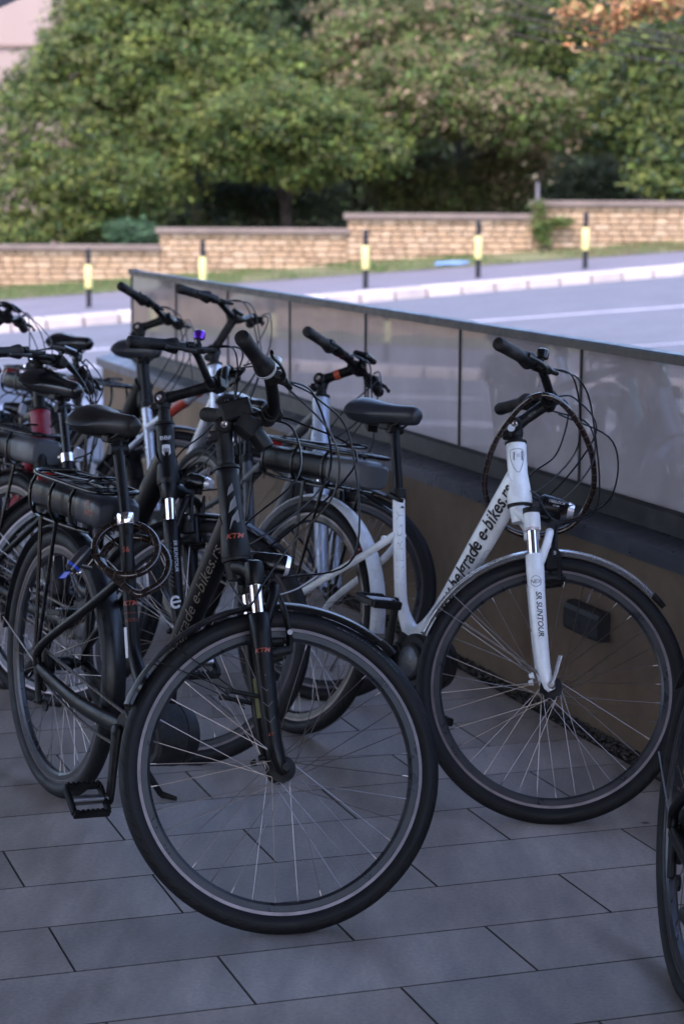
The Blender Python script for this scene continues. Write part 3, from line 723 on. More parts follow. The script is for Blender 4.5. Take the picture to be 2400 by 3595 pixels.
# shrub growing through the step of the wall
c = (3.95, 44.72, 0.95)
tree('climbing_shrub', 'thin green shrub growing in front of the tallest step of the stone wall', (4.05, 44.8, 0.42), 0.9,
     [(4.0, 44.75, 1.3, 0.16, 0.08, 0.22), (4.05, 44.75, 0.95, 0.22, 0.08, 0.22), (4.45, 44.75, 1.0, 0.25, 0.08, 0.10), (4.1, 44.75, 0.65, 0.14, 0.08, 0.15)], 1500, 0.035, GREENS[:4], None, 'shrub', 0.02, 0.2)
# orange twig hanging into the top right corner, on a nearer tree
BO = [bl_(2000, 75, 20, 75, 38), bl_(2110, 110, 20, 60, 40), bl_(2015, 180, 20, 22, 32), bl_(2170, 50, 20, 110, 40), bl_(2300, 35, 20, 100, 35), bl_(1925, 100, 20, 28, 28), bl_(2075, 150, 20, 40, 32)]
tree('orange_leaved_tree', 'tree with hanging orange autumn leaves, the only orange one', (6.2, 21.5, 0.25), 4.3, BO, 520, 0.046, [(0.44, 0.21, 0.085), (0.38, 0.16, 0.065), (0.46, 0.27, 0.11), (0.22, 0.18, 0.05)], None, 'tree', 0.035, 0.1)
# thin post on the wall with a pale flowering top
w = MB(); w.lathe((0, 0, 0), UP, [(0, 0.035), (0.62, 0.035), (0.64, 0.05), (0.66, 0.0)], 12); o = w.build('thin_post', mat('post_grey', (0.16, 0.14, 0.15), 0.6)); o.location = (4.08, 46.2, 1.15); tag(o, 'thin grey post standing behind the step in the stone wall', 'post')
tp = empty('pale_shrub', mw=Matrix.Translation((4.1, 46.6, 1.0))); tag(tp, 'small shrub with pale cream leaves around the thin post', 'shrub')
w = MB(); w.tube([(0, 0, 0), (0.05, 0, 0.5), (0.0, 0, 1.0)], [0.02, 0.015, 0.006], 6); w.build('stem', M_BARK, tp)
leaves([(4.0, 46.5, 1.95, 0.08, 0.1, 0.05), (4.28, 46.5, 1.8, 0.09, 0.1, 0.05), (3.85, 46.5, 2.15, 0.07, 0.1, 0.05), (4.35, 46.5, 2.05, 0.06, 0.1, 0.04)], 36, 0.03, [(0.42, 0.36, 0.24), (0.3, 0.28, 0.16)], random, (4.1, 46.6, 1.0), 0.1, 'crown', tp)
# street tree and trees further down the street, mirrored by the glass
for (x, y, r_, lab) in ((-6.6, 13.9, 0.22, 'street tree at the end of the terrace, mirrored in the glass railing'),):
    tree('street_tree', lab, (x-3.0, y+3.0, -0.9), 7, [(x-3, y+3, 5.5, 2.2, 2.2, 1.2), (x-4.2, y+3.6, 4.7, 1.4, 1.4, 0.8)], 9000, 0.08, GREENS, None, 'tree', r_)
for i in range(5):
    x0 = -14-i*6.0
    bb = [(x0+random.uniform(-2.5, 2.5), 50+random.uniform(-1, 1), 0.3+q*0.9, 2.8, 1.8, 1.5) for q in range(7)]
    tree('street_side_tree', 'green tree down the street, seen only mirrored in the glass railing', (x0, 51, -1.2), 8, bb, 12000, 0.10, GREENS[:5], 'trees down the street', 'tree', 0.2, 0.3)

# far building behind the trees, upper left
fb = empty('apartment_building', mw=Matrix.Translation((-12, 70, 0))); tag(fb, 'pale pink rendered building behind the light green tree', 'building')
w = MB(); w.box((0, 4, 6), 7, 4, 7.5, bev=0.02); w.build('wall', mat('pink_render', (0.30, 0.225, 0.19), 0.9, noise=0.06, nscale=0.5), fb, smooth=0)
w = MB()
for z in (3.0, 6.1, 9.2): w.box((0, -0.04, z), 7.02, 0.05, 0.05)
w.build('string_course', mat('brown_trim', (0.22, 0.15, 0.12), 0.9), fb, smooth=0)
w = MB(); w.box((0, 4, 13.65), 7.2, 4.2, 0.12); w.build('roof', M_COPE, fb, smooth=0)
for xq in (-5, -2.6, -0.2, 5.5):
    w = MB(); w.box((xq, -0.02, 4.6), 0.5, 0.04, 0.7); w.build('window', mat('dark_window', (0.03, 0.035, 0.04), 0.1), fb, smooth=0)
# ------------------------------------------------------------------ bicycles
CAMP = V(0, 0, CAM_H)
def spoke_mesh(side, dr):
    w = MB(); y0 = 0.028*side; rh = 0.026; rr = 0.2865; dphi = R(58)*dr
    a = V(rh*math.sin(-dphi), y0, rh*math.cos(dphi)); b = V(0, 0.003*side, rr); d = unit(b-a)
    w.tube([a, b-d*0.014], 0.00100, 5); w.tube([b-d*0.015, b], 0.0018, 6)
    return w.mesh('spoke', M_STEEL, smooth=60)
SPOKES = {(sd, dr): spoke_mesh(sd, dr) for sd in (-1, 1) for dr in (-1, 1)}
def rim_mesh():
    w = MB()
    pr = [(-.0128, .3190), (-.0128, .3150), (-.0122, .3142), (-.0128, .3134), (-.0128, .3055), (-.0118, .3043), (-.0112, .2915), (-.006, .285), (.006, .285), (.0112, .2915), (.0118, .3043), (.0128, .3055), (.0128, .3134), (.0122, .3142), (.0128, .3150), (.0128, .3190), (.009, .3190), (.009, .313), (-.009, .313), (-.009, .3190)]
    mis = [0, 1, 1, 0] + [1]*7 + [0, 1, 1, 0] + [1]*5
    w.lathe((0, 0, 0), (0, 1, 0), pr, 96, closed=True, mis=mis); return w.mesh('rim', [M_RIMT, M_RIM], 30)
RIM = rim_mesh()
def hub_mesh(dyn):
    w = MB(); r_ = 0.023 if dyn else 0.018; f = 0.029
    w.lathe((0, 0, 0), (0, 1, 0), [(-.068, 0), (-.068, .0075), (-.055, .0075), (-.052, .012), (-.036, .014), (-.031, f-.003), (-.0305, f), (-.027, f), (-.0265, f-.003), (-.022, r_), (.022, r_), (.0265, f-.003), (.027, f), (.0305, f), (.031, f-.003), (.036, .014), (.052, .012), (.055, .0075), (.068, .0075), (.068, 0)], 28)
    for sd in (-1, 1):
        for k in range(18):
            a = 2*PI*k/18; w.ball((math.cos(a)*.0262, sd*.0305, math.sin(a)*.0262), .0020, n=5, k=4, mi=0)
    w.lathe((0, -.069, 0), (0, 1, 0), [(-.003, 0), (-.003, .004), (0, .005)], 10, mi=1)
    return w.mesh('hub', [M_BLK, M_CHROME], 40)
HUBF, HUBR = hub_mesh(True), hub_mesh(False)
def link(name, me, parent, mw=None):
    o = bpy.data.objects.new(name, me); col.objects.link(o); o.parent = parent
    if mw is not None: o.matrix_local = mw
    return o

class Bike:
    def __init__(s, p):
        s.p = p; RR = p['R']; ha = R(p['ha'])
        s.s = V(-math.cos(ha), 0, math.sin(ha)); s.n = V(math.sin(ha), 0, math.cos(ha))
        s.Q = V(p['wb'], 0, RR)-s.n*p['o']; s.S = rotm(s.s, R(p['steer']))
        Hd = rotm((0, 0, 1), R(p['psi'])); Ln = rotm((1, 0, 0), -R(p['lean'])); pit = 0; rt = 0.022
        th = np.linspace(0, 2*PI, 73)[:, None]; rh = V(0, 0, RR); s.rh = rh
        rear = rh+(RR-rt)*(np.cos(th)*V(1, 0, 0)+np.sin(th)*V(0, 0, 1))
        fr = s.hubf()+(RR-rt)*(np.cos(th)*(s.S@V(1, 0, 0))+np.sin(th)*(s.S@V(0, 0, 1)))
        for _ in range(4):
            M = Hd@Ln@rotm((0, 1, 0), pit)
            zr = ((rear-rh)@M.T)[:, 2].min(); zf = ((fr-rh)@M.T)[:, 2].min(); pit += (zf-zr)/p['wb']
        s.M = Hd@Ln@rotm((0, 1, 0), pit); rp = (rear-rh)@s.M.T; k = rp[:, 2].argmin()
        s.T = V(p['X'], p['Y'], rt-0.0025)-rp[k]
    def hubf(s): return s.Q+s.S@(s.n*s.p['o'])
    def W(s, P): return (np.asarray(P, float)-s.rh)@s.M.T+s.T
    def st(s, a, b, c): return s.Q+s.S@(s.n*a+V(0, b, 0)+s.s*c)          # steering-axis frame -> bike frame
    def loc(s, Pw): return (np.asarray(Pw, float)-s.T)@s.M+s.rh
    def cam(s, P): return unit(s.M.T@(CAMP-s.W(P)))                         # direction to the viewpoint, bike frame
def wrap_along(c0, t, nrm, rho):
    t = unit(t); nrm = unit(nrm-t*np.dot(nrm, t)); up = np.cross(nrm, t)
    return lambda h: (lambda u, v, w: c0+t*u+up*rho*math.sin((v-h/2)/rho)+nrm*rho*math.cos((v-h/2)/rho))
def wrap_across(c0, axis, nrm, rho):
    ax = unit(axis); nrm = unit(nrm-ax*np.dot(nrm, ax)); rt = np.cross(ax, nrm)
    return lambda h: (lambda u, v, w: c0+ax*(v-h/2)+rt*rho*math.sin((u-w/2)/rho)+nrm*rho*math.cos((u-w/2)/rho))
def tyre_mesh(RR, rt):
    w = MB(); Rc = RR-rt; N = 16
    prof = [(rt*math.sin(t), Rc+rt*math.cos(t)*(1.0 if abs(t) > 1.0 else 1.0)) for t in [R(-148)+R(296)*i/N for i in range(N+1)]]
    w.lathe((0, 0, 0), (0, 1, 0), prof, 112, uv=True); return w
def guard(w, c, X, Y, Z, rad, a0, a1, hw=0.027, n=40, mi=0, thick=0.0022, curl=0.35):
    rings = []
    for i in range(n+1):
        a = a0+(a1-a0)*i/n; er = X*math.cos(a)+Z*math.sin(a); ring = []
        K = 8
        for j in range(K+1):
            q = -1+2*j/K; ring.append(c+er*(rad-hw*curl*q*q)+Y*hw*q)
        for j in range(K, -1, -1):
            q = -1+2*j/K; ring.append(c+er*(rad-hw*curl*q*q-thick)+Y*(hw-0.001)*q)
        rings.append(ring)
    w.loft(rings, mi)
def make_bike(key, p, sp, label, group='bicycles parked on the terrace'):
    B = Bike(p); st = B.st; RR = p['R']; G = sp.get
    loc0 = B.W([0, 0, 0]); mw = Matrix.Identity(4)
    for i in range(3):
        for j in range(3): mw[i][j] = float(B.M[i][j])
        mw[i][3] = float(loc0[i])
    t = empty('bicycle', mw=mw); tag(t, label, 'bicycle', group); B.obj = t
    fp = G('paint', M_MATTE); kp = G('fork_paint', fp)
    # ---- wheels
    for wh in ('front', 'rear'):
        if wh == 'front': c = B.hubf(); X = B.S@V(1, 0, 0); Y = B.S@V(0, 1, 0); Z = B.S@V(0, 0, 1)
        else: c = B.rh; X = V(1, 0, 0); Y = V(0, 1, 0); Z = V(0, 0, 1)
        m4 = Matrix.Identity(4)
        for i in range(3): m4[i][0] = X[i]; m4[i][1] = Y[i]; m4[i][2] = Z[i]; m4[i][3] = c[i]
        m4 = m4 @ Matrix.Diagonal((RR/.3525, 1, RR/.3525, 1)); we = empty(wh+'_wheel', t, m4)
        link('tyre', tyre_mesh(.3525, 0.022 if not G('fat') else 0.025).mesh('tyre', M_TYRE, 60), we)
        link('rim', RIM, we); link('hub', HUBF if wh == 'front' else HUBR, we)
        phase = (hash_(key)+(3 if wh == 'front' else 0)) % 10
        ns = 36
        for k in range(ns):
            sd = 1 if k % 2 else -1; dr = 1 if (k//2) % 2 else -1
            link('spoke', SPOKES[(sd, dr)], we, Matrix.Rotation(2*PI*k/ns+R(phase), 4, 'Y'))
        w = MB(); a = R(5+phase)
        w.tube([V(math.sin(a), 0, math.cos(a))*.285, V(math.sin(a), 0, math.cos(a))*.262], [.0032, .0028], 8); w.tube([V(math.sin(a), 0, math.cos(a))*.264, V(math.sin(a), 0, math.cos(a))*.246], .0042, 8)
        w.build('valve', M_RIMT, we)
        if wh == 'front' and G('tyre_text'):
            for txt, a0, m_, sq in G('tyre_text'):
                rho = 0.3335; yy = 0.0200
                fn = lambda u, v, ww, a0=a0: V(math.cos(a0-(u/rho))*(rho+v-.004), -yy-0.0005-0.0*v, math.sin(a0-(u/rho))*(rho+v-.004))
                lettering('lettering', txt, 0.010, fn, m_, we, squeeze=sq)
    # ---- frame
    cb, ct, csp = p['cb'], p['ct'], p['csp']; k_ = p['wb']/1.13
    cl = V(*G('clamp', (.355, 0, .80))); bb = V(*G('bb', (.52*k_, 0, .30))); mot = V(*G('motor', (.605*k_, 0, .315)))
    hm = st(0, 0, cb+(ct-cb)*0.42); cl0 = cl
    sdir = unit(cl-V(*G('stbot', (.465*k_, 0, .46)))); stb = V(*G('stbot', (.465*k_, 0, .46)))
    w = MB()
    hr = G('head_r', .027)
    w.lathe(st(0, 0, 0), B.s, [(cb, 0), (cb, hr+.006), (cb+.012, hr+.007), (cb+.05, hr+.004), (cb+.5*(ct-cb), hr-.0005), (ct-.02, hr), (ct-.003, hr+.001), (ct, hr-.001), (ct, 0)], 28)
    dtr = G('dt_r', .032)
    if G('style', 'wave') == 'wave':
        low = V(*G('dtlow', (.64*k_, 0, .455))); mid = hm*0.5+low*0.5+V(*G('dtbow', (-.004, 0, -.004)))
        bot = V(*G('dtbot', (.545*k_, 0, .402)))
        path = spline([hm, mid, low, bot, stb+V(.012, 0, -.005), stb*0.75+cl*0.25, cl], 7)
        K = len(path); rr = []
        for i in range(K):
            q = i/(K-1)
            rr.append(dtr*(1.12-0.12*min(1, q*4)) if q < 0.42 else (dtr+(G('st_r', .0178)-dtr)*min(1, (q-0.42)/0.22)))
        w.tube(path, rr, 20, flat=[0.86 if i/(K-1) < .45 else 1.0 for i in range(K)], flatdir=V(0, 1, 0) if False else None)
    else:
        dl = V(*G('dtlow', (.60*k_, 0, .36)))
        w.tube(spline([hm, hm*.5+dl*.5, dl, mot], 6), dtr, 20)
        w.tube([mot*.4+bb*.6, stb, cl], [.02, .019, G('st_r', .0178)], 18)
        tt = V(*G('toptube_seat', (.385, 0, .70)))
        w.tube(spline([st(0, 0, cb+(ct-cb)*.75), (st(0, 0, cb+(ct-cb)*.75)+tt)/2, tt], 5), G('tt_r', .020), 16)
    # seat clamp collar seat of the frame, chainstays and seatstays
    w.lathe(cl, sdir, [(-.03, 0), (-.03, .0182), (0.002, .0188), (0.002, 0)], 20)
    ax = B.rh
    for sd in (-1, 1):
        d = ax+V(0, .068*sd, 0)
        j = G('ss_top', None); jt = V(*j) if j else stb*0.35+cl*0.65
        w.tube(spline([jt+V(0, .012*sd, 0), jt*.72+d*.28+V(0, .040*sd-.068*sd*.28, 0), d+V(.03, 0, .06), d], 5), [G('ss_r', .011)*1.05]*6+[G('ss_r', .011)]*10, 12)
        cs = bb+V(-.03, .034*sd, .0)
        low = G('cs_drop', -0.015)
        w.tube(spline([cs+V(.05, 0, 0.02), cs, (cs+d)/2+V(.02, .004*sd, low), d+V(.055, 0, -.012), d], 5), [.024, .024, .024, .024, .024, .024, .023, .023, .022, .022, .021, .020, .019, .018, .017, .016, .015, .014, .013, .012, .012][:21], 14, flat=.5)
        w.box(d, .016, .004, .024, bev=.003)
    w.tube([jt+V(-.035, -.03, -.02), jt+V(-.035, .03, -.02)], .010, 10)
    fo = w.build('frame', fp, t, 40); B.frame = fo
    w = MB(); w.lathe(st(0, 0, 0), B.s, [(ct+.0005, 0), (ct+.0005, hr+.003), (ct+.007, hr+.0025), (ct+.012, .019), (csp-.022, .0165 if not G('fatstem') else .021), (csp-.022, 0)], 22)
    for q in range(1, 4):
        c0 = ct+.012+(csp-.03-ct-.012)*q/4; w.lathe(st(0, 0, 0), B.s, [(c0-.001, .0172 if not G('fatstem') else .0217), (c0+.001, .0172 if not G('fatstem') else .0217)], 22)
    w.build('headset', M_BLK, t)
    w = MB(); w.lathe(st(0, 0, 0), B.s, [(cb-.001, 0), (cb-.001, hr+.0075), (cb-.008, hr+.0065), (cb-.009, 0)], 24); w.build('crown_race', M_BLK, t)
    # ---- seatpost and saddle
    pt = V(*G('post', (.30, 0, .97)))
    w = MB(); pd = unit(pt-cl); w.tube([cl-pd*.05, pt], G('post_r', .0145), 20)
    po = w.build('seatpost', G('post_mat', M_MATTE), t)
    w = MB(); w.lathe(cl, pd, [(-.022, .0185), (-.022, .0215), (.006, .0215), (.008, .0185), (.008, .0150)], 24, mi=0)
    side = V(0, -1, 0) if G('qr_right') else V(0, 1, 0)
    w.tube([cl+pd*-.008+V(-.024, -.02, 0), cl+pd*-.008+V(-.024, .03, 0)], .0035, 8); w.box(cl+pd*-.006+V(-.022, 0, 0), .012, .010, .010, bev=.002)
    if G('qr'): 
        w.tube(spline([cl+V(-.024, -.02, -.008), cl+V(-.0, -.034, -.01), cl+V(.045, -.036, -.018), cl+V(.062, -.026, -.02)], 4), .006, 8, flat=.5)
    w.build('seat_clamp', G('clamp_mat', M_BLK), t)
    if G('collar'):
        pass
    sc = V(*G('saddle', (pt[0]-.01, 0, pt[2]+.075))); tilt = G('tilt', 0.0)
    w = MB(); rings = []
    prof = [(-.138, .045, .044, -.006), (-.132, .068, .064, 0), (-.114, .082, .076, .004), (-.08, .084, .078, .003), (-.045, .071, .072, -.001), (-.01, .052, .066, -.004), (.03, .038, .061, -.005), (.075, .031, .058, -.004), (.115, .027, .056, -.003), (.134, .022, .050, -.006), (.142, .012, .032, -.014)]
    for (x_, hw, hh, dz) in prof:
        ring = []
        for j in range(20):
            a = 2*PI*j/20; cy, cz = math.sin(a), math.cos(a)
            z_ = cz*(hh*.42) if cz > 0 else cz*hh*.58
            z_ -= 0.22*hw*(abs(cy)**2)*1.0
            ring.append(sc+V(x_*G('sad_l', 1.0), cy*hw*(1.0 if cz > -0.2 else (0.86)), z_+dz-hh*.42+x_*tilt))
        rings.append(ring)
    w.loft(rings); so = w.build('saddle', G('sad_mat', M_SAD), t, 50)
    w = MB()
    for sd in (-1, 1):
        w.tube(spline([sc+V(-.105, .045*sd, -.045), sc+V(-.07, .030*sd, -.068), sc+V(-.03, .022*sd, -.073), sc+V(.035, .022*sd, -.073), sc+V(.09, .014*sd, -.050), sc+V(.125, .004*sd, -.035)], 4), .0036, 7)
    w.box(sc+V(.0, 0, -.072)+(pt-sc)*V(1, 0, 0)*.5, .022, .030, .010, bev=.004); w.lathe(pt, (0, 1, 0), [(-.024, 0), (-.024, .014), (.024, .014), (.024, 0)], 16)
    w.tube([pt, sc+V(.0, 0, -.070)+(pt-sc)*V(1, 0, 0)*.6], .014, 12)
    if G('sad_hook'): w.loft([[sc+V(-.1+q[0], y_, q[1]) for q in ((0, -.045), (.012, -.075), (.035, -.095), (.03, -.05))] for y_ in (-.018, .018)])
    w.build('saddle_rail', M_BLK, so)
    # ---- motor, cranks, pedals, chain
    if G('motor', 1):
        w = MB(); mr_ = G('motor_r', .082)
        w.lathe(mot, (0, 1, 0), [(-.052, 0), (-.056, mr_*.55), (-.054, mr_*.60), (-.044, mr_*.66), (-.044, mr_*.86), (-.036, mr_*.96), (.02, mr_), (.030, mr_*.99), (.031, mr_*.95), (.034, mr_*.95), (.035, mr_*.98), (.048, mr_*.95), (.049, mr_*.90), (.066, mr_*.84), (.072, mr_*.74), (.072, 0)], 40)
        w.lathe(bb, (0, 1, 0), [(-.048, 0), (-.048, .038), (-.040, .050), (.036, .050), (.042, .042), (.042, 0)], 32)
        w.box((mot+bb)/2+V(0, 0, .03), .060, .036, .045, bev=.012)
        mo = w.build('motor', M_MOT, t, 35)
        w = MB(); w.lathe(mot, (0, 1, 0), [(-.0585, 0), (-.0585, mr_*.48), (-.0565, mr_*.52)], 36); w.build('motor_cover', mat('motor_cover_grey', (0.045, 0.045, 0.05), .3), mo)
        if G('motor_text'): 
            n_ = V(0, -1, 0); lettering('lettering', G('motor_text'), .013, lambda u, v, ww: mot+V((u-ww/2), -.0592, v-.006), M_GREYD, mo)
    ca = R(G('crank', -75)); CL = .165
    for sd in (-1, 1):
        ang = ca if sd < 0 else ca+PI
        cdir = V(math.cos(ang), 0, math.sin(ang)); c0 = bb+V(0, sd*.070, 0); c1 = c0+cdir*CL+V(0, sd*.012, 0)
        w = MB(); rings = []
        sidev = V(0, 1, 0); perp = np.cross(cdir, sidev)
        for q, hw_, th_ in ((-.018, .012, .010), (-.008, .019, .014), (.02, .0165, .0125), (.10, .0135, .0105), (.155, .0145, .010), (.172, .013, .009), (.18, .007, .006)):
            cc = c0+(c1-c0)*(q/CL)
            rings.append([cc+perp*hw_*math.cos(2*PI*j/12)+sidev*th_*math.sin(2*PI*j/12) for j in range(12)])
        w.loft(rings); w.lathe(c0, (0, sd, 0), [(-.03, .012), (.011, .012), (.013, .009), (.013, 0)], 16)
        cr = w.build('crank', M_BLK, t)
        w = MB(); pc = c1+V(0, sd*.060, 0); pr = G('pedal_rot', 0.1)
        fx = V(math.cos(pr), 0, math.sin(pr)); uz = V(-math.sin(pr), 0, math.cos(pr))
        for a_ in (-1, 1):
            w.box(pc+fx*.043*a_, .006, .048, .011, X=fx, Z=uz, bev=.003)
            w.box(pc+V(0, .045*a_, 0), .040, .006, .010, X=fx, Z=uz, bev=.003)
        for q in range(-3, 4):
            for a_ in (-1, 1): w.box(pc+fx*.043*a_+V(0, q*.013, 0)+uz*.011, .006, .0028, .002, X=fx, Z=uz)
        pe = w.build('pedal', M_BLK, t)
        w = MB(); w.tube([c1, c1+V(0, sd*.018, 0), c1+V(0, sd*.02, 0), pc+V(0, sd*.04, 0)], [.0075, .0085, .012, .0135], 12); w.lathe(c1+V(0, sd*.012, 0), (0, 1, 0), [(-.004, 0), (-.004, .0115), (.004, .0115), (.004, 0)], 12); w.build('pedal_axle', M_SATIN, pe)
        for a_ in (-1, 1): w = MB(); w.box(pc+fx*.0465*a_, .0012, .028, .006, X=fx, Z=uz, bev=.0008); w.build('reflector', M_AMBER, pe)
    w = MB(); cr_, sr_ = G('ring_r', .045), .038
    w.lathe(bb, (0, 1, 0), [(-.053, 0), (-.053, cr_), (-.050, cr_+.003), (-.047, cr_), (-.047, 0)], 36)
    w.build('chainring', M_BLK, t)
    w = MB()
    for i, r_ in enumerate((.042, .037, .033, .029)): w.lathe(ax, (0, 1, 0), [(-.052+i*.005, .012), (-.052+i*.005, r_), (-.050+i*.005, r_), (-.050+i*.005, .012)], 30)
    w.box(ax+V(.0, -.062, -.06), .010, .007, .045, X=(math.cos(.3), 0, math.sin(.3)), Z=(-math.sin(.3), 0, math.cos(.3)), bev=.004)
    for q in (V(.012, -.05, -.055), V(.028, -.05, -.105)): w.lathe(ax+q, (0, 1, 0), [(-.003, 0), (-.003, .017), (.003, .017), (.003, 0)], 14)
    w.build('sprocket', M_BLK, t)
    pth = []
    c1_, c2_ = ax+V(0, -.050, 0), bb+V(0, -.050, 0)
    for k in range(9): a = R(90)+PI*k/8; pth.append(c1_+V(math.cos(a)*.041, 0, math.sin(a)*.041))
    dd = c2_-c1_; sag = G('chain_sag', .012)
    for k in range(1, 8): q = k/8; pth.append(c1_+dd*q+V(0, 0, -(.041+(cr_-.041)*q)-sag*math.sin(PI*q)))
    for k in range(9): a = R(-90)+PI*k/8; pth.append(c2_+V(math.cos(a)*cr_, 0, math.sin(a)*cr_))
    for k in range(1, 8): q = k/8; pth.append(c2_-dd*q+V(0, 0, (cr_+(.041-cr_)*q)))
    sp_ = spline(pth, 6, closed=True); L_ = 0; w = MB(); last = sp_[0]; acc = 0; nn = 0
    dense = []
    for i in range(len(sp_)):
        a_, b_ = sp_[i], sp_[(i+1) % len(sp_)]; d_ = np.linalg.norm(b_-a_); 
        while acc < d_:
            dense.append(a_+(b_-a_)*(acc/max(d_, 1e-9))); acc += .0127
        acc -= d_
    for i in range(len(dense)):
        a_, b_ = dense[i], dense[(i+1) % len(dense)]
        if np.linalg.norm(b_-a_) > .03 or np.linalg.norm(b_-a_) < .004: continue
        wd = .0036 if i % 2 else .0026
        xx_ = unit(b_-a_); w.box((a_+b_)/2, .0078, wd, .0040, X=xx_, Y=(0, 1, 0), Z=np.cross(xx_, V(0, 1, 0)), bev=.0012)
    w.build('chain', M_CHAIN, t, 0)
    # ---- stem and handlebar
    ia, ib, ic, ga, gb, gc = (p[q] for q in ('ia', 'ib', 'ic', 'ga', 'gb', 'gc'))
    cla, clc = G('bar_clamp', (ia+.015, ic-.030))
    w = MB(); lat = unit(st(0, 1, 0)-st(0, 0, 0))
    P0 = st(0, 0, csp); P1 = st(cla, 0, clc)
    w.lathe(st(0, 0, 0), B.s, [(csp-.03, 0), (csp-.03, .0205), (csp-.018, .022), (csp+.004, .021), (csp+.010, .015), (csp+.012, 0)], 20)
    w.lathe(P0, lat, [(-.026, 0), (-.026, .016), (-.022, .0205), (.022, .0205), (.026, .016), (.026, 0)], 22)
    w.tube([P0, P0*.7+P1*.3, P1], [.020, .0155, .017], 16, flat=1.0); w.lathe(P1, lat, [(-.026, .0155), (-.026, .021), (.026, .021), (.026, .0155)], 20)
    w.box(P1+unit(P1-P0)*.022, .007, .022, .016, X=unit(P1-P0), Y=lat, Z=np.cross(unit(P1-P0), lat), bev=.003)
    w.box(st(-.022, 0, csp-.022), .012, .014, .012, X=B.S@B.n, Y=lat, Z=B.s, bev=.003)
    sm = w.build('stem', G('stem_mat', M_BLK), t, 40)
    for sd in (-1, 1): w = MB(); w.lathe(P0+lat*.0262*sd, lat*sd, [(0, .0095), (.002, .009), (.0022, .0055), (0.0, .004), (0, 0)], 16); w.build('bolt', M_CHROME, sm)
    w = MB(); w.lathe(st(-.036, -.016, csp-.022), lat, [(-.003, 0), (-.003, .0045), (.03, .0045), (.03, 0)], 10)
    w.build('bolt', M_CHROME, sm)
    def barp(sd):
        return [st(cla, 0, clc), st(cla+.004, sd*.055, clc+.002), st(ia+(cla-ia)*.35+.006, sd*ib*.72, ic-.006), st(ia, sd*ib, ic), st(ia+(ga-ia)*.5, sd*(ib+gb)/2, (ic+gc)/2), st(ga, sd*gb, gc)]
    w = MB()
    full = spline(barp(-1)[::-1][:-1]+barp(1), 5); kf = len(full); w.tube(full, [.0112 if abs(i/(kf-1)-.5) > .33 else G('bar_r', .0118) for i in range(kf)], 14)
    w.tube([st(cla, -.045, clc), st(cla, .045, clc)], .0155, 14)
    hb = w.build('handlebar', G('bar_mat', M_MATTE), t)
    for sd in (-1, 1):
        I_ = st(ia, sd*ib, ic); E_ = st(ga, sd*gb, gc); d = unit(E_-I_); Lg = np.linalg.norm(E_-I_)
        w = MB(); s0 = max(.012, Lg-.150)
        gp = [(s0-.004, .0118), (s0, .0235), (s0+.003, .0245), (s0+.008, .0235), (s0+.028, .0195), (s0+.032, .0175), (s0+.05, .0170), (Lg-.04, .0172), (Lg-.012, .0185), (Lg-.002, .0165), (Lg+.002, .010), (Lg+.002, 0)]
        w.lathe(I_, d, gp, 26)
        go = w.build('grip', M_RUB, hb)
        if G('ring_mat'): 
            w = MB(); w.lathe(I_, d, [(s0-.012, .0125), (s0-.012, .023), (s0-.006, .0258), (s0-.001, .0255), (s0-.001, .0125)], 26); w.build('shifter_ring', sp['ring_mat'], hb)
        fwd = B.S@B.n; dn = -B.s
        w = MB(); bpn = I_+d*(s0-.030) if s0 > .03 else I_-d*.012
        w.lathe(bpn, d, [(-.010, .0115), (-.010, .0165), (.010, .0165), (.010, .0115)], 18)
        w.box(bpn+fwd*.024+dn*.012, .013, .020, .010, X=unit(fwd+dn*.5), Y=d, Z=np.cross(unit(fwd+dn*.5), d), bev=.004)
        w.tube([bpn+fwd*.030+dn*.014-d*.010, bpn+fwd*.030+dn*.012-d*.050], [.0085, .0062], 10)
        lv = [bpn+fwd*.026+dn*.016+d*.006, bpn+fwd*.044+dn*.022+d*.03, bpn+fwd*.050+dn*.020+d*.07, bpn+fwd*.046+dn*.018+d*.112, bpn+fwd*.050+dn*.018+d*.125]
        w.tube(spline(lv, 4), [.0075, .0078, .0078, .0075, .007, .0068, .0066, .0064, .0062, .006, .006, .006, .006, .006, .0064, .007, .007][:17], 10, flat=.6)
        w.build('brake_lever', M_BLK, hb)
        B.lev = getattr(B, 'lev', {}); B.lev[sd] = bpn
    if G('bell'):
        m_, sd = sp['bell']; bp_ = B.lev[sd]-unit(st(ga, sd*gb, gc)-st(ia, sd*ib, ic))*.028; upv = unit(B.s+B.S@B.n*.2)
        w = MB(); w.lathe(bp_, unit(st(ga, sd*gb, gc)-st(ia, sd*ib, ic)), [(-.006, .0115), (-.006, .0155), (.006, .0155), (.006, .0115)], 14)
        w.tube([bp_, bp_+upv*.030], .0065, 8); w.build('bell_mount', M_BLK, hb)
        w = MB(); w.lathe(bp_, upv, [(.026, 0), (.026, .0165), (.040, .0175), (.048, .0165), (.051, .012), (.052, 0)], 24); w.build('bell', m_, hb)
    if G('display'):
        w = MB(); dc = st(cla+.03, G('disp_b', 0.0), clc+.035); fx = unit(B.S@B.n*1.0-B.s*.35); w.box(dc, .030, .042, .010, X=fx, Y=lat, Z=np.cross(fx, lat), bev=.006); w.tube([st(cla, .0, clc), dc], .008, 8)
        do = w.build('display', M_GLOSS, hb)
    # ---- fork
    la = .028; w = MB(); wSs = []; wU = MB()
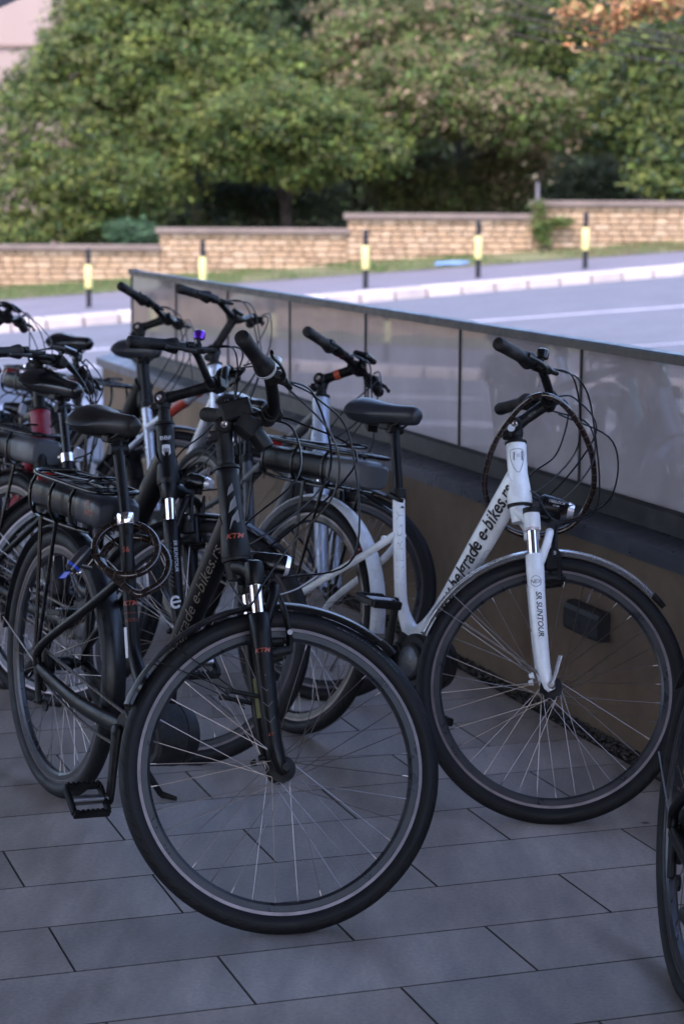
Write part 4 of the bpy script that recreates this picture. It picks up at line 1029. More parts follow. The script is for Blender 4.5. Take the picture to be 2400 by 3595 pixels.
    for sd in (-1, 1):
        lt = sd*.064
        wU.tube([st(la, lt, .412), st(la, lt, .416), st(la, lt, .452), st(la, lt, .464), st(la, lt, .468)], [.0205, .0222, .0222, .020, .012], 20)
        wS = MB(); wS.tube([st(la, lt, .325), st(la, lt, .424)], .0148, 20); wSs.append(wS)
        lows = [(la, .348, .0205), (la, .345, .0235), (la, .30, .0242), (la, .24, .0222), (la+.001, .14, .0208), (la+.004, .06, .0190), (la+.010, .02, .0165), (la+.016, -.004, .0135), (la+.02, -.014, .008)]
        w.tube([st(a_, lt-(sd*.004 if c_ < .1 else 0), c_) for a_, c_, r_ in lows], [r_ for _, _, r_ in lows], 20)
        w.box(st(.046, sd*.060, .0), .014, .0045, .012, X=B.S@B.n, Y=lat, Z=B.s, bev=.004)
        w.tube([st(la-.022, lt, .028), st(la-.034, lt, .026)], [.009, .006], 8)
    arch = [st(la+.014, -.064, .325), st(la+.034, -.062, .372), st(la+.044, -.045, .405), st(la+.046, 0, .416), st(la+.044, .045, .405), st(la+.034, .062, .372), st(la+.014, .064, .325)]
    w.tube(spline(arch, 5), [.012]*3+[.0115]*25+[.012]*3, 12, flat=1.0)
    cw = spline([st(la, -.064, .440), st(la*.6, -.042, .456), st(0, -.012, cb-.022), st(0, .012, cb-.022), st(la*.6, .042, .456), st(la, .064, .440)], 4)
    wU.tube(cw, .0205, 16); wU.lathe(st(0, 0, 0), B.s, [(cb-.05, 0), (cb-.05, .024), (cb-.010, .029), (cb-.010, 0)], 22)
    fk = w.build('fork', kp, t, 45); wU.build('fork_crown', G('crown_paint', kp), fk, 45); [q.build('stanchion', M_CHROME, fk) for q in wSs]
    if G('crown_caps'):
        for sd in (-1, 1): w = MB(); w.tube([st(la, sd*.064, .458), st(la, sd*.064, .472)], .0228, 20); w.build('fork_cap', M_BLK, fk)
    # front brake
    for sd in (-1, 1):
        w = MB()
        if G('brake', 'hyd') == 'hyd':
            c0 = st(la+.055, sd*.030, .315); w.box(c0, .016, .013, .040, X=B.S@B.n, Y=lat, Z=B.s, bev=.004)
            w.box(st(la+.045, sd*.048, .335), .018, .008, .030, X=B.S@B.n, Y=lat, Z=B.s, bev=.004); w.tube([st(la+.052, sd*.046, .345), st(la+.058, sd*.043, .395), st(la+.066, sd*.04, .43)], [.010, .007, .004], 10)
            w.tube([st(la, sd*.060, .285), st(la+.055, sd*.052, .285)], .0085, 10); w.box(st(la+.05, sd*.022, .285), .030, .008, .007, X=B.S@B.n, Y=lat, Z=B.s, bev=.003)
        else:
            w.tube([st(la+.015, sd*.062, .255), st(la+.062, sd*.052, .262)], .011, 12)
            w.tube(spline([st(la+.062, sd*.052, .255), st(la+.066, sd*.050, .30), st(la+.060, sd*.044, .36), st(la+.052, sd*.034, .392)], 4), [.010]*4+[.0085]*5+[.007]*4, 10, flat=.7)
            w.box(st(la+.05, sd*.022, .287), .030, .007, .0065, X=B.S@B.n, Y=lat, Z=B.s, bev=.003); w.tube([st(la+.06, sd*.05, .287), st(la+.06, sd*.02, .287)], .0055, 10)
        bo = w.build('front_brake', M_BLK, fk)
    w = MB()
    if G('brake', 'hyd') != 'hyd':
        w.tube(spline([st(la+.052, -.034, .392), st(la+.055, .0, .40), st(la+.052, .034, .392)], 4), .003, 6)
    if G('brake', 'hyd') != 'hyd':
        w.build('brake_wire', M_CABLE, fk)
        w = MB(); w.tube(spline([st(la+.055, -.036, .39), st(la+.10, -.03, .402), st(la+.16, -.02, .435)], 3), [.0025]*4+[.0038]*3, 8); w.lathe(st(la+.066, -.060, .30), lat, [(-.003, 0), (-.003, .006), (.006, .006), (.006, 0)], 12); w.build('brake_noodle', M_SATIN, bo)
    else:
        w = MB(); w.lathe(st(la+.055, -.058, .350), -lat, [(0, .0125), (.002, .0125), (.0025, .0115), (.0015, .0105), (.0015, 0)], 22); w.build('brake_badge', M_BLK, bo)
        ctr = st(la+.055, -.0618, .350)
        lettering('lettering', 'm', .010, lambda u, v, ww: ctr-(B.s*(u-ww/2))+(B.S@B.n)*(v-.004), M_WDEC, bo)
    # quick release / axle end
    w = MB(); w.tube([st(.05, -.066, 0), st(.05, -.083, 0)], [.011, .008], 14)
    if G('front_qr'): w.tube(spline([st(.05, -.082, 0), st(.060, -.086, .02), st(.072, -.088, .055), st(.078, -.088, .072)], 4), [.006]*5+[.0068]*8, 10, flat=.55)
    w.build('axle_end', M_SATIN if G('front_qr') else M_BLK, fk)
    # ---- mudguards and stays
    gX, gY, gZ = B.S@V(1, 0, 0), B.S@V(0, 1, 0), B.S@V(0, 0, 1); hc = B.hubf(); tiltf = R(90-p['ha'])
    fr0, fr1 = G('fguard', (62, 168))
    w = MB(); guard(w, hc, gX, gY, gZ, RR+.019, R(fr0), R(fr1), mi=0)
    mf = w.build('front_mudguard', G('fguard_mat', M_GUARD), t, 50)
    w = MB(); 
    er = lambda a: gX*math.cos(a)+gZ*math.sin(a)
    rings = []
    for i, a_ in enumerate((R(fr0)+.005, R(fr0)-.045, R(fr0)-.11)):
        hw_ = (.0285, .025, .008)[i]; rings.append([hc+er(a_)*(RR+.0215-(.009 if abs(q) == 1 else 0))+gY*hw_*q for q in (-1, 0, 1)]+[hc+er(a_)*(RR+.013-(.005 if abs(q) == 1 else 0))+gY*hw_*q*.95 for q in (1, 0, -1)])
    w.loft(rings); w.build('mudguard_tip', M_BLK, mf)
    aS = R(G('stay_a', 152))
    for sd in (-1, 1):
        sc0 = G('stay_c', .020); w = MB(); w.tube([st(la-.035 if sc0 > .1 else la, sd*.060, sc0), hc+er(aS)*(RR+.008)+gY*sd*.028], .0014, 7); w.tube([st(la-.035 if sc0 > .1 else la, sd*.060, sc0+.008), hc+er(aS+R(8))*(RR+.008)+gY*sd*.028], .0014, 7)
        if sc0 > .1: w.tube([st(la-.010, sd*.062, sc0+.010), st(la-.085, sd*.058, sc0+.032)], .0055, 8); w.lathe(st(la-.085, sd*.058, sc0+.032), lat, [(-.006, 0), (-.006, .007), (.006, .007), (.006, 0)], 10)
        w.build('mudguard_stay', M_SATIN if sc0 < .1 else M_BLK, mf)
    w = MB(); r0, r1 = G('rguard', (2, 190)); guard(w, B.rh, V(1, 0, 0), V(0, 1, 0), V(0, 0, 1), RR+.019, R(r0), R(r1), n=60)
    if not G('no_rguard'): 
        mr2 = w.build('rear_mudguard', G('rguard_mat', M_GUARD), t, 50)
        for sd in (-1, 1): w = MB(); w.tube([ax+V(0, sd*.070, 0), ax+V(math.cos(R(170))*(RR+.01), sd*.028, math.sin(R(170))*(RR+.01))], .0019, 7); w.build('mudguard_stay', M_SATIN, mr2)
    # ---- luggage rack and battery
    if G('rack'):
        x0, x1, rz = G('rack'); w = MB(); rr_ = .0062
        for yy in (.062,):
            loop = [V(x1, -.035, rz), V(x1, .035, rz), V(x1-.03, yy, rz), V(x1-.10, yy+.004, rz), V((x0+x1)/2, yy+.006, rz+.002), V(x0+.06, yy+.002, rz+.004), V(x0, .035, rz+.006), V(x0, -.035, rz+.006), V(x0+.06, -yy-.002, rz+.004), V((x0+x1)/2, -yy-.006, rz+.002), V(x1-.10, -yy-.004, rz), V(x1-.03, -yy, rz)]
        w.tube(spline(loop, 5, closed=True), rr_, 12, closed=True)
        for q in (.25, .55, .85): xq = x0+(x1-x0)*q; w.tube([V(xq, -yy, rz+.001), V(xq, yy, rz+.001)], .0045, 8)
        w.tube([V(x0+.05, 0, rz), V(x1-.04, 0, rz)], .0042, 8)
        bz = rz-.105
        for sd in (-1, 1):
            for q in (.12, .42, .72):
                xq = x0+(x1-x0)*q; w.tube(spline([V(xq, sd*.064, rz), V(xq-.006, sd*.076, rz-.03), V(xq-.005, sd*.078, rz-.07), V(xq, sd*.066, bz+.004), V(xq+.004, sd*.03, bz-.008)], 4), .0046, 8)
            w.tube(spline([V(x1-.06, sd*.05, bz-.004), V((x0+x1)/2, sd*.062, bz-.006), V(x0+.06, sd*.062, bz), V(x0+.01, sd*.05, bz+.03)], 4), .005, 8)
            w.tube([V(-.02+x0*.0, sd*.068, bz), ax+V(.0, sd*.074, .03)], .0055, 10)
            w.tube([V(.085, sd*.068, bz), ax+V(.012, sd*.074, .03)], .0055, 10)
            if G('side_loop'):
                w.tube(spline([V(x0+.04, sd*.07, bz), V(x0+.02, sd*.078, bz-.02), V(x0+.025, sd*.08, bz-.15), V(x0+.05, sd*.08, bz-.17), V(x0+.16, sd*.078, bz-.22), V(x0+.24, sd*.075, bz-.31)], 4), .005, 8)
        w.tube(spline([V(x1-.05, -.02, bz), V(x1+.03, -.012, bz-.02), cl*.5+stb*.5+V(-.02, 0, .09)], 4), .0055, 8)
        ro = w.build('luggage_rack', G('rack_mat', M_GLOSS), t, 45)
        # spring clamp
        w = MB()
        for sd in (-1, 1): w.tube(spline([V(x0+.10, sd*.03, rz+.010), V(x1-.14, sd*.036, rz+.018), V(x1-.10, sd*.030, rz+.026), V(x1-.09, 0, rz+.028)], 4), .0034, 8)
        for q in range(14): w.lathe(V(x0+.09, -.035+q*.005, rz+.012), (0, 1, 0), [(-.0018, .004), (0, .007), (.0018, .004)], 8)
        w.build('spring_clamp', M_GLOSS, ro)
        if G('battery'):
            b0, b1, mA, mB = G('battery'); w = MB(); zc = rz-.052; rings = []
            def sec(x_, hw_, h0, h1, k=4.0):
                rg = []
                for j in range(24):
                    a = 2*PI*j/24; cy = math.copysign(abs(math.cos(a))**(2/k), math.cos(a)); cz = math.copysign(abs(math.sin(a))**(2/k), math.sin(a))
                    rg.append(V(x_, cy*hw_, zc+(cz*h1 if cz > 0 else cz*h0)))
                return rg
            L2 = b1-b0; xs = b1-L2*.30
            w.loft([sec(b0, .045, .022, .02), sec(b0+.008, .056, .038, .032), sec(b0+.03, .060, .043, .036), sec(xs, .061, .043, .037)]); bt = w.build('battery', mA, ro, 40)
            w = MB(); w.loft([sec(xs+.001, .0625, .045, .039), sec(b1-.03, .0625, .045, .039), sec(b1-.010, .060, .043, .034), sec(b1, .052, .038, .024)]); w.build('battery_nose', mB, bt, 40)
            if G('batt_text'):
                n_ = unit(V(.45, -1, 0)); 
                for txt, dz in G('batt_text'): lettering('lettering', txt, .0165, lambda u, v, ww, dz=dz: V(b1-.075+u*.97, -.0632, zc+v+dz), M_ORANGE, bt, shear=.2)
        w = MB(); w.box(V(x0-.012, 0, rz-.02), .008, .035, .018, bev=.005); w.build('rear_light', M_REDR, ro)
    # ---- kickstand
    if G('stand', 1):
        fx_, fy_ = G('stand', (.40, .19)) if G('stand', 1) != 1 else (.40, .19)
        z_ = 0.0
        for _ in range(20):
            zz_ = float(B.W([fx_, fy_, z_])[2]); z_ -= (zz_-.010)
        w = MB(); pv = V(fx_+G('pvx', .04), .045 if not G('pvx') else .075, .27); ft = V(fx_, fy_, z_); w.tube([pv, pv*.5+ft*.5, ft], [.0125, .0095, .0085], 12)
        w.tube([ft, ft+V(.055, .02, .0)], [.010, .006], 8, flat=.5); w.box(pv, .02, .015, .014, bev=.004)
        w.build('kickstand', M_BLK, t)
    # ---- headlight
    if G('light', 'box'):
        w = MB(); lc = st(G('light_a', .100), 0, G('light_c', .462)); F_ = unit(B.S@V(1, 0, .05)); Lz = unit(B.S@V(-.05, 0, 1)); LS = G('light_s', 1.0); 
        if G('light', 'box') == 'box':
            rings = []
            for q, hw_, hh in ((-.045, .012, .010), (-.038, .019, .017), (.0, .024, .022), (.030, .027, .024)):
                rings.append([lc+F_*q*LS+lat*LS*hw_*math.copysign(abs(math.cos(a))**.6, math.cos(a))+Lz*LS*hh*math.copysign(abs(math.sin(a))**.6, math.sin(a)) for a in [2*PI*j/16 for j in range(16)]])
            w.loft(rings); lr = [(.0305, .0265, .0235), (.040, .025, .021)]
        else:
            rings = []
            for q, hw_, hh in ((-.04, .014, .020), (-.034, .020, .024), (.0, .022, .022), (.022, .026, .012)):
                rings.append([lc+F_*LS*(q+(.014*math.sin(a) if q > 0 else 0))+lat*LS*hw_*math.copysign(abs(math.cos(a))**.8, math.cos(a))+Lz*LS*(hh*math.copysign(abs(math.sin(a))**.8, math.sin(a))) for a in [2*PI*j/16 for j in range(16)]])
            w.loft(rings); lr = [(.0225, .024, .018), (.036, .018, .013)]
        w.tube([st(la*.5+.02, 0, cb-.035), st(.07, 0, cb-.05), lc-Lz*.018], [.007, .006, .007], 8)
        w.box(lc-Lz*.026, .012, .006, .010, X=F_, Y=lat, Z=Lz, bev=.003)
        lo = w.build('headlight', M_GLOSS, t, 40)
        w = MB(); w.loft([[lc+F_*q*LS+lat*LS*hw_*math.copysign(abs(math.cos(a))**.6, math.cos(a))+Lz*LS*hh*math.copysign(abs(math.sin(a))**.6, math.sin(a)) for a in [2*PI*j/16 for j in range(16)]] for q, hw_, hh in lr]); w.build('lens', M_LENS, lo)
        if G('light_text'):
            for txt, h_, dz in G('light_text'): lettering('lettering', txt, h_, lambda u, v, ww, dz=dz: lc+F_*(u-ww/2-.005)-lat*.0246*LS+Lz*(v+dz), M_WDEC, lo, shear=.3)
    # ---- cables
    lv, rv = B.lev[1], B.lev[-1]
    fwd = B.S@B.n; rs_ = random.Random(hash_(key))
    cabs = []
    ext = G('cable_out', .13)
    dR = unit(st(ga, -gb, gc)-st(ia, -ib, ic)); dL = unit(st(ga, gb, gc)-st(ia, ib, ic))
    cabs.append([rv+fwd*.03-dR*.05, rv+fwd*(.045+ext*.15)-dR*.10-B.s*.015, st(la+.06+ext*1.0, -.03, (ic+cb)/2+.06), st(la+.08+ext*.8, -.02, cb-.02), st(la+.062, -.04, .425)])
    cabs.append([lv+fwd*.03-dL*.05, lv+fwd*(.045+ext*.15)-dL*.09-B.s*.015, st(la+.05+ext*1.15, .02, (ic+cb)/2+.02), st(.07, .03, cb+.02), st(.0, hr+.004, cb+.07)])
    cabs.append([rv+fwd*.012-dR*.03, rv+fwd*(.035+ext*.2)-dR*.08-B.s*.02, st(la+.03+ext*.9, .03, (ic+cb)/2-.01), st(.05, .02, cb+.04), st(-.02, hr+.006, cb+.05)])
    cabs.append([lv+fwd*.01-dL*.03, lv+fwd*(.03+ext*.2)-dL*.07-B.s*.03, st(la+ext*.7, .03, ct-.02), st(.045, .01, cb+.09), st(-.01, hr+.003, cb+.04)])
    for q in G('cables', []): cabs.append([st(*r_) for r_ in q])
    for c_ in cabs:
        w = MB(); w.tube(spline(c_, 8), .0025, 7); w.build('cable', M_CABLE, t)
    B.P0 = P0; B.P1 = P1; B.cl = cl; B.pt = pt; B.stb = stb; B.hm = hm; B.cb = cb; B.ct = ct; B.hr = hr; B.lat = lat; B.fork = fk; B.la = la; B.sd = sdir
    return B
def hash_(k): return sum(ord(c) for c in k)*7
M_GUARD = mat('black_mudguard', (0.010, 0.010, 0.012), 0.28, spec=.35, dust=0.25, dustcol=(0.09, 0.085, 0.08))
M_GUARDS = mat('silver_mudguard', (0.62, 0.63, 0.66), 0.2, 0.85, dust=0.45, dustcol=(0.12, 0.11, 0.1))
M_GUARDW = mat('white_mudguard', (0.64, 0.65, 0.68), 0.25, coat=.2, dust=0.6, dustcol=(0.2, 0.19, 0.18))
M_CHAIN = mat('oiled_chain', (0.10, 0.09, 0.085), 0.35, 0.9, dust=0.4)

PB = {'A': {'X': -0.7745, 'Y': 5.7241, 'psi': -60.6267, 'lean': 3.7427, 'steer': 71.3112, 'wb': 1.2124, 'R': 0.3611, 'ha': 69.7886, 'o': 0.05, 'rt': 0.022, 'ct': 0.6946, 'cb': 0.4874, 'csp': 0.7957, 'ga': 0.0092, 'gb': 0.3407, 'gc': 0.9123, 'ia': 0.0796, 'ib': 0.2092, 'ic': 0.8673}, 'B': {'X': -0.1583, 'Y': 6.4234, 'psi': -54.9635, 'lean': 10.1223, 'steer': 49.4521, 'wb': 1.1126, 'R': 0.3544, 'ha': 71.0013, 'o': 0.05, 'rt': 0.022, 'ct': 0.6656, 'cb': 0.4987, 'csp': 0.7151, 'ga': -0.0367, 'gb': 0.3256, 'gc': 0.853, 'ia': 0.0644, 'ib': 0.1688, 'ic': 0.8326}, 'C': {'X': -1.1325, 'Y': 7.0054, 'psi': -54.509, 'lean': 8.1135, 'steer': 35.0455, 'wb': 1.1264, 'R': 0.3547, 'ha': 70.6461, 'o': 0.05, 'rt': 0.022, 'ct': 0.6498, 'cb': 0.4769, 'csp': 0.7287, 'ga': 0.0277, 'gb': 0.2968, 'gc': 0.8271, 'ia': 0.1465, 'ib': 0.1616, 'ic': 0.8253}, 'E': {'X': -0.6034, 'Y': 7.9207, 'psi': -63.9634, 'lean': 10.9555, 'steer': 40.527, 'wb': 1.1379, 'R': 0.3502, 'ha': 68.5244, 'o': 0.05, 'rt': 0.022, 'ct': 0.6758, 'cb': 0.5, 'csp': 0.7383, 'ga': 0.0823, 'gb': 0.3346, 'gc': 0.7893, 'ia': 0.11, 'ib': 0.1603, 'ic': 0.78}, 'F': {'X': -1.0351, 'Y': 8.8646, 'psi': -57.215, 'lean': 6.1136, 'steer': 33.4669, 'wb': 1.1331, 'R': 0.352, 'ha': 70.7929, 'o': 0.05, 'rt': 0.022, 'ct': 0.68, 'cb': 0.47, 'csp': 0.7367, 'ga': 0.0186, 'gb': 0.3046, 'gc': 0.9077, 'ia': 0.0928, 'ib': 0.1766, 'ic': 0.8845}, 'G': {'X': -1.3924, 'Y': 9.4323, 'psi': -55.3211, 'lean': 6.8935, 'steer': 38.2058, 'wb': 1.1322, 'R': 0.3521, 'ha': 70.1262, 'o': 0.05, 'rt': 0.022, 'ct': 0.68, 'cb': 0.47, 'csp': 0.7922, 'ga': 0.0542, 'gb': 0.3247, 'gc': 0.8747, 'ia': 0.1, 'ib': 0.17, 'ic': 0.84}, 'I': {'X': -1.4712, 'Y': 7.7668, 'psi': -60.8358, 'lean': 5.1108, 'steer': 35.8375, 'wb': 1.1202, 'R': 0.3517, 'ha': 69.5169, 'o': 0.05, 'rt': 0.022, 'ct': 0.6213, 'cb': 0.4861, 'csp': 0.8, 'ga': 0.0135, 'gb': 0.3072, 'gc': 0.7497, 'ia': 0.0546, 'ib': 0.1721, 'ic': 0.775}, 'K': {'X': -1.8899000000000001, 'Y': 9.2523, 'psi': -60.5703, 'lean': 5.6728, 'steer': 44.3775, 'wb': 1.1202, 'R': 0.3519, 'ha': 70.1332, 'o': 0.05, 'rt': 0.022, 'ct': 0.6, 'cb': 0.43, 'csp': 0.7912, 'ga': 0.03, 'gb': 0.3, 'gc': 0.87, 'ia': 0.0639, 'ib': 0.1615, 'ic': 0.865}, 'L': {'X': 0.7018, 'Y': 4.2292, 'psi': -86.5214, 'lean': 5.0911, 'steer': 9.9622, 'wb': 1.12, 'R': 0.3564, 'ha': 70.0005, 'o': 0.05, 'rt': 0.022, 'ct': 0.68, 'cb': 0.47, 'csp': 0.8, 'ga': 0.03, 'gb': 0.3, 'gc': 0.87, 'ia': 0.1, 'ib': 0.17, 'ic': 0.84}}

# black bike in front, wheel across the picture
A = make_bike('A', PB['A'], dict(paint=M_MATTE, clamp=(.372, 0, .812), post=(.308, 0, .975), saddle=(.262, 0, 1.072), stbot=(.468, 0, .47), bb=(.545, 0, .30), motor=(.665, 0, .315), motor_r=.076,
    dtlow=(.665, 0, .47), dtbot=(.57, 0, .405), dt_r=.031, ss_top=(.405, 0, .66), ss_r=.012, crank=-88, pedal_rot=-.65, fguard=(66, 172), stay_a=146, stay_c=.15, brake='v', rack=(-.13, .33, .865),
    battery=(-.14, .335, M_BATB, M_BATF), batt_text=(('CE', .012), ('NTO', -.010)), ring_mat=M_WGREY, bell=(M_SATIN, -1), light='box', light_a=.080, light_c=.470, fatstem=1, bar_r=.0145,
    sad_mat=M_SAD, tilt=.0, rguard=(-22, 175), cs_drop=-.02, cable_out=.20, stand=(.175, .235), pvx=-.03, clamp_mat=M_SATIN, bar_clamp=(.11, .815), chain_sag=.02,
    cables=[[(.12, -.16, .85), (.22, -.16, .72), (.22, -.12, .60), (.12, -.08, .50), (.05, -.075, .42), (.0, -.10, .36), (-.03, -.06, .42)]],
    tyre_text=[('SCHWALBE', R(83), M_GREYD, 1.6), ('ENERGIZER', R(68), M_GRN, 1.2)]),
    'black electric bicycle with orange lettering, its turned front wheel the largest in view')
W_ = make_bike('W', PB['B'], dict(paint=M_WHITE, clamp=(.366, 0, .778), post=(.301, 0, .955), saddle=(.262, 0, 1.032), stbot=(.457, 0, .46), bb=(.515, 0, .315), motor=(.60, 0, .325),
    dtlow=(.635, 0, .455), dtbot=(.545, 0, .392), dtbow=(0, 0, .0), dt_r=.034, ss_top=(.40, 0, .66), ss_r=.0105, crank=82, pedal_rot=-.1, fguard=(58, 172), fguard_mat=M_GUARDS, rguard_mat=M_GUARDW,
    rack=(-.30, .235, .865), battery=(-.29, .235, M_BATB, M_BATG), side_loop=1, bell=(M_GLOSS, -1), light='cyl', light_a=.100, light_c=.482, light_s=1.22, light_text=(('TRELOCK', .0075, .006), ('LS 583', .0045, -.003)), front_qr=1, qr=1,
    sad_mat=M_SADB, sad_hook=1, crown_caps=1, bar_clamp=(.095, .775), cable_out=.12, stand=(.43, .22), motor_text='BOSCH',
    cables=[[(.10, .06, .77), (.20, .05, .72), (.20, .0, .60), (.10, .0, .50), (.03, -.02, .53)], [(.12, .03, .75), (.26, .02, .66), (.24, .0, .50), (.10, -.03, .44), (.04, -.03, .52)]]),
    'grubby white electric bicycle beside the brown wall, a lock hung on its handlebar')
C_ = make_bike('C', PB['C'], dict(paint=M_MATTE, clamp=(.30, 0, .80), post=(.235, 0, .945), saddle=(.180, 0, 1.05), stbot=(.43, 0, .46), dt_r=.036, sad_mat=M_SADG, tilt=-.10, rack=(-.30, .17, .85), battery=(-.29, .17, M_BATB, M_BATG),
    bell=(M_PURP, -1), bar_clamp=(.165, .745), post_mat=M_GLOSS, clamp_mat=M_CHROME, light='cyl', cable_out=.15, crank=20, fguard=(60, 172), crown_caps=1, stand=(.40, .18)),
    'black electric bicycle with a purple bell and slanting stripes on its fork')
E_ = make_bike('E', PB['E'], dict(paint=M_DGREY, fork_paint=M_GREYP, head_paint=1, clamp=(.34, 0, .70), post=(.295, 0, .84), saddle=(.27, 0, .915), style='diamond', dt_r=.034, toptube_seat=(.375, 0, .62), sad_mat=M_SADG,
    light=None, display=1, bar_clamp=(.125, .765), crank=10, no_rguard=1, fguard=(80, 100), cable_out=.10, stem_mat=M_MATTE, brake='hyd', motor_r=.07),
    'dark grey bicycle with blue grey fork and head tube and orange dashes on its stem')
F_ = make_bike('F', PB['F'], dict(paint=M_SILV, fork_paint=M_DGREY, style='diamond', dt_r=.026, toptube_seat=(.375, 0, .69), clamp=(.345, 0, .79), post=(.285, 0, .955), saddle=(.265, 0, 1.03), sad_mat=M_SADB, st_r=.021,
    light=None, crank=-30, rack=(-.30, .16, .84), bar_clamp=(.10, .85), cable_out=.12), 'silver bicycle with red stripe on its top tube and high black handlebar')
G_ = make_bike('G', PB['G'], dict(paint=M_MATTE, dt_r=.042, sad_mat=M_SADG, clamp=(.34, 0, .76), post=(.29, 0, .94), saddle=(.27, 0, 1.02), light='cyl', crank=40, rack=(-.28, .18, .84), cable_out=.12, battery=(-.27, .18, M_BATB, M_BATB), fguard=(75, 160)), 'black bicycle with a thick down tube, its bars before the end of the glass railing')
I_ = make_bike('I', PB['I'], dict(paint=M_RED, fork_paint=M_BLK, bell=(M_GLOSS, 1), display=1, disp_b=.0, rack=(-.28, .18, .84), crank=60, head_r=.033, bar_clamp=(.075, .775), sad_mat=M_SADG), 'dark red bicycle with black handlebar behind the chrome seat post')
#J_ = make_bike('J', PB['J'], dict(paint=M_MATTE, sad_mat=M_SADG, rack=(-.30, .17, .85), crank=0, light='box', fguard=(70, 165), cable_out=.10), 'black bicycle whose small shiny saddle stands against the pale road behind')
K_ = make_bike('K', PB['K'], dict(paint=M_TEAL, fork_paint=M_BLK, display=1, crank=45, rack=(-.28, .18, .84), sad_mat=M_SADG, cable_out=.16), 'teal framed bicycle mostly cut off by the picture edge, black display on its bar')
L_b = make_bike('L', PB['L'], dict(paint=M_MATTE, crank=30, rguard=(40, 143), sad_mat=M_SAD, light='box'), 'dusty black bicycle of which only part of the rear wheel is in view')

# painted head tube of the grey bike
w = MB(); w.lathe(E_.st(0, 0, 0), E_.s, [(E_.cb+.004, E_.hr+.0072), (E_.cb+.02, E_.hr+.0075), (E_.cb+.06, E_.hr+.0050), (E_.cb+.5*(E_.ct-E_.cb), E_.hr+.0012), (E_.ct-.004, E_.hr+.0022)], 28)
w.build('head_sleeve', M_GREYP, E_.frame)
w = MB(); w.tube([E_.P0*.6+E_.P1*.4, E_.P0*.45+E_.P1*.55], .0172, 14); w.build('orange_band', M_ORANGE, E_.obj); w = MB(); w.tube([E_.lev[-1]+E_.lat*.035, E_.lev[-1]+E_.lat*.055], .0126, 12); w.build('orange_band', M_ORANGE, E_.obj)
w = MB(); a_, b_ = F_.st(0, 0, F_.cb+(F_.ct-F_.cb)*.75), V(.375, 0, .69); w.tube([a_*.35+b_*.65, a_*.6+b_*.4], .0206, 14); w.tube([a_*.75+b_*.25, a_*.9+b_*.1], .0207, 14); w.build('red_stripe', mat('red_decal', (.30, .03, .015), .35), F_.frame)
# ring on the seat tube top of the front bike, stickers and lettering
def text_along(B, s, h, c0, t, nrm, rho, m, parent=None, **k): lettering('lettering', s, h, wrap_along(c0, t, nrm, rho)(h), m, parent or B.frame, **k)
def text_across(B, s, h, c0, ax, rho, m, parent=None, rotn=0.0, **k):
    n_ = B.cam(c0); n_ = rotm(ax, rotn)@n_; lettering('lettering', s, h, wrap_across(c0, ax, n_, rho)(h), m, parent or B.frame, **k)
w = MB(); w.lathe(A.cl, A.sd, [(-.020, .0182), (-.020, .0225), (-.017, .0235), (.004, .0235), (.007, .0225), (.007, .0182)], 28); w.build('seat_collar', M_CHROME, A.frame)
text_across(A, 'KTM', .0085, A.cl-A.sd*.0065, A.sd, .0237, M_BDEC, squeeze=1.2, shear=.2)
text_across(A, '56', .014, A.cl-A.sd*.085, A.sd, .0190, M_ORANGE, rotn=-.2)
text_across(A, 'KTM', .012, A.cl*.38+A.stb*.62, A.sd, .0190, M_ORANGE, squeeze=1.25, shear=.3, bold=.03)
text_across(A, 'BIKE INDUSTRIES', .004, A.cl*.31+A.stb*.69, A.sd, .0190, M_DORANGE, shear=.2)
text_across(A, 'AUSTRIA', .009, A.cl*.26+A.stb*.74, A.sd, .0190, M_DORANGE, squeeze=.8, shear=.2)
w = MB(); c0 = A.cl*.16+A.stb*.84; n_ = rotm(A.sd, -1.05)@A.cam(c0); n_ = unit(n_-A.sd*np.dot(n_, A.sd)); w.box(c0+n_*.0186-A.sd*.02, .001, .006, .038, X=n_, Y=np.cross(A.sd, n_), Z=A.sd); w.build('white_sticker', M_WDEC, A.frame)
hc_ = A.st(0, 0, A.cb+.062); text_across(A, 'KTM', .0115, A.st(0, 0, A.cb+.047), A.s, A.hr+.0052, M_ORANGE, squeeze=1.3, shear=.3, bold=.02, rotn=.1)
# grey zigzag graphic on the head tube
for q, (c0, hh, ww) in enumerate([(.085, .045, .020), (.12, .04, .016), (.155, .03, .012)]):
    w = MB(); ce = A.st(0, 0, A.cb+c0); n0 = A.cam(ce); n0 = unit(n0-A.s*np.dot(n0, A.s)); rt_ = np.cross(A.s, n0); rho = A.hr+.0035
    def P_(u, v): return ce+A.s*v+rt_*rho*math.sin(u/rho)+n0*rho*math.cos(u/rho)
    w.add([P_(-.002+u, v) for u, v in ((-ww*.3, -hh/2), (ww, -hh*.1), (ww*.9, hh/2), (ww*.1, hh*.1))], [(0, 1, 2, 3)]); w.build('graphic', M_GREYD, A.frame, 0)
dA = unit(A.hm-V(.665, 0, .47)); A0 = V(.665, 0, .47)
text_along(A, 'belgrade e-bikes.rs', .026, A.hm-dA*.425, dA, unit(V(0, -1, 0)*.3+A.cam(A0)), .0345, M_BEIGE, shear=.35, fit=.37)
for c0, s_, h_, m_ in ((.262, 'KTM', .010, M_ORANGE), (.075, 'LT', .006, M_ORANGE)):
    ce = A.st(A.la, -.064, c0); text_across(A, s_, h_, ce, A.s, .0238 if c0 > .2 else .0202, m_, A.fork, squeeze=1.3, shear=.3, bold=.02)
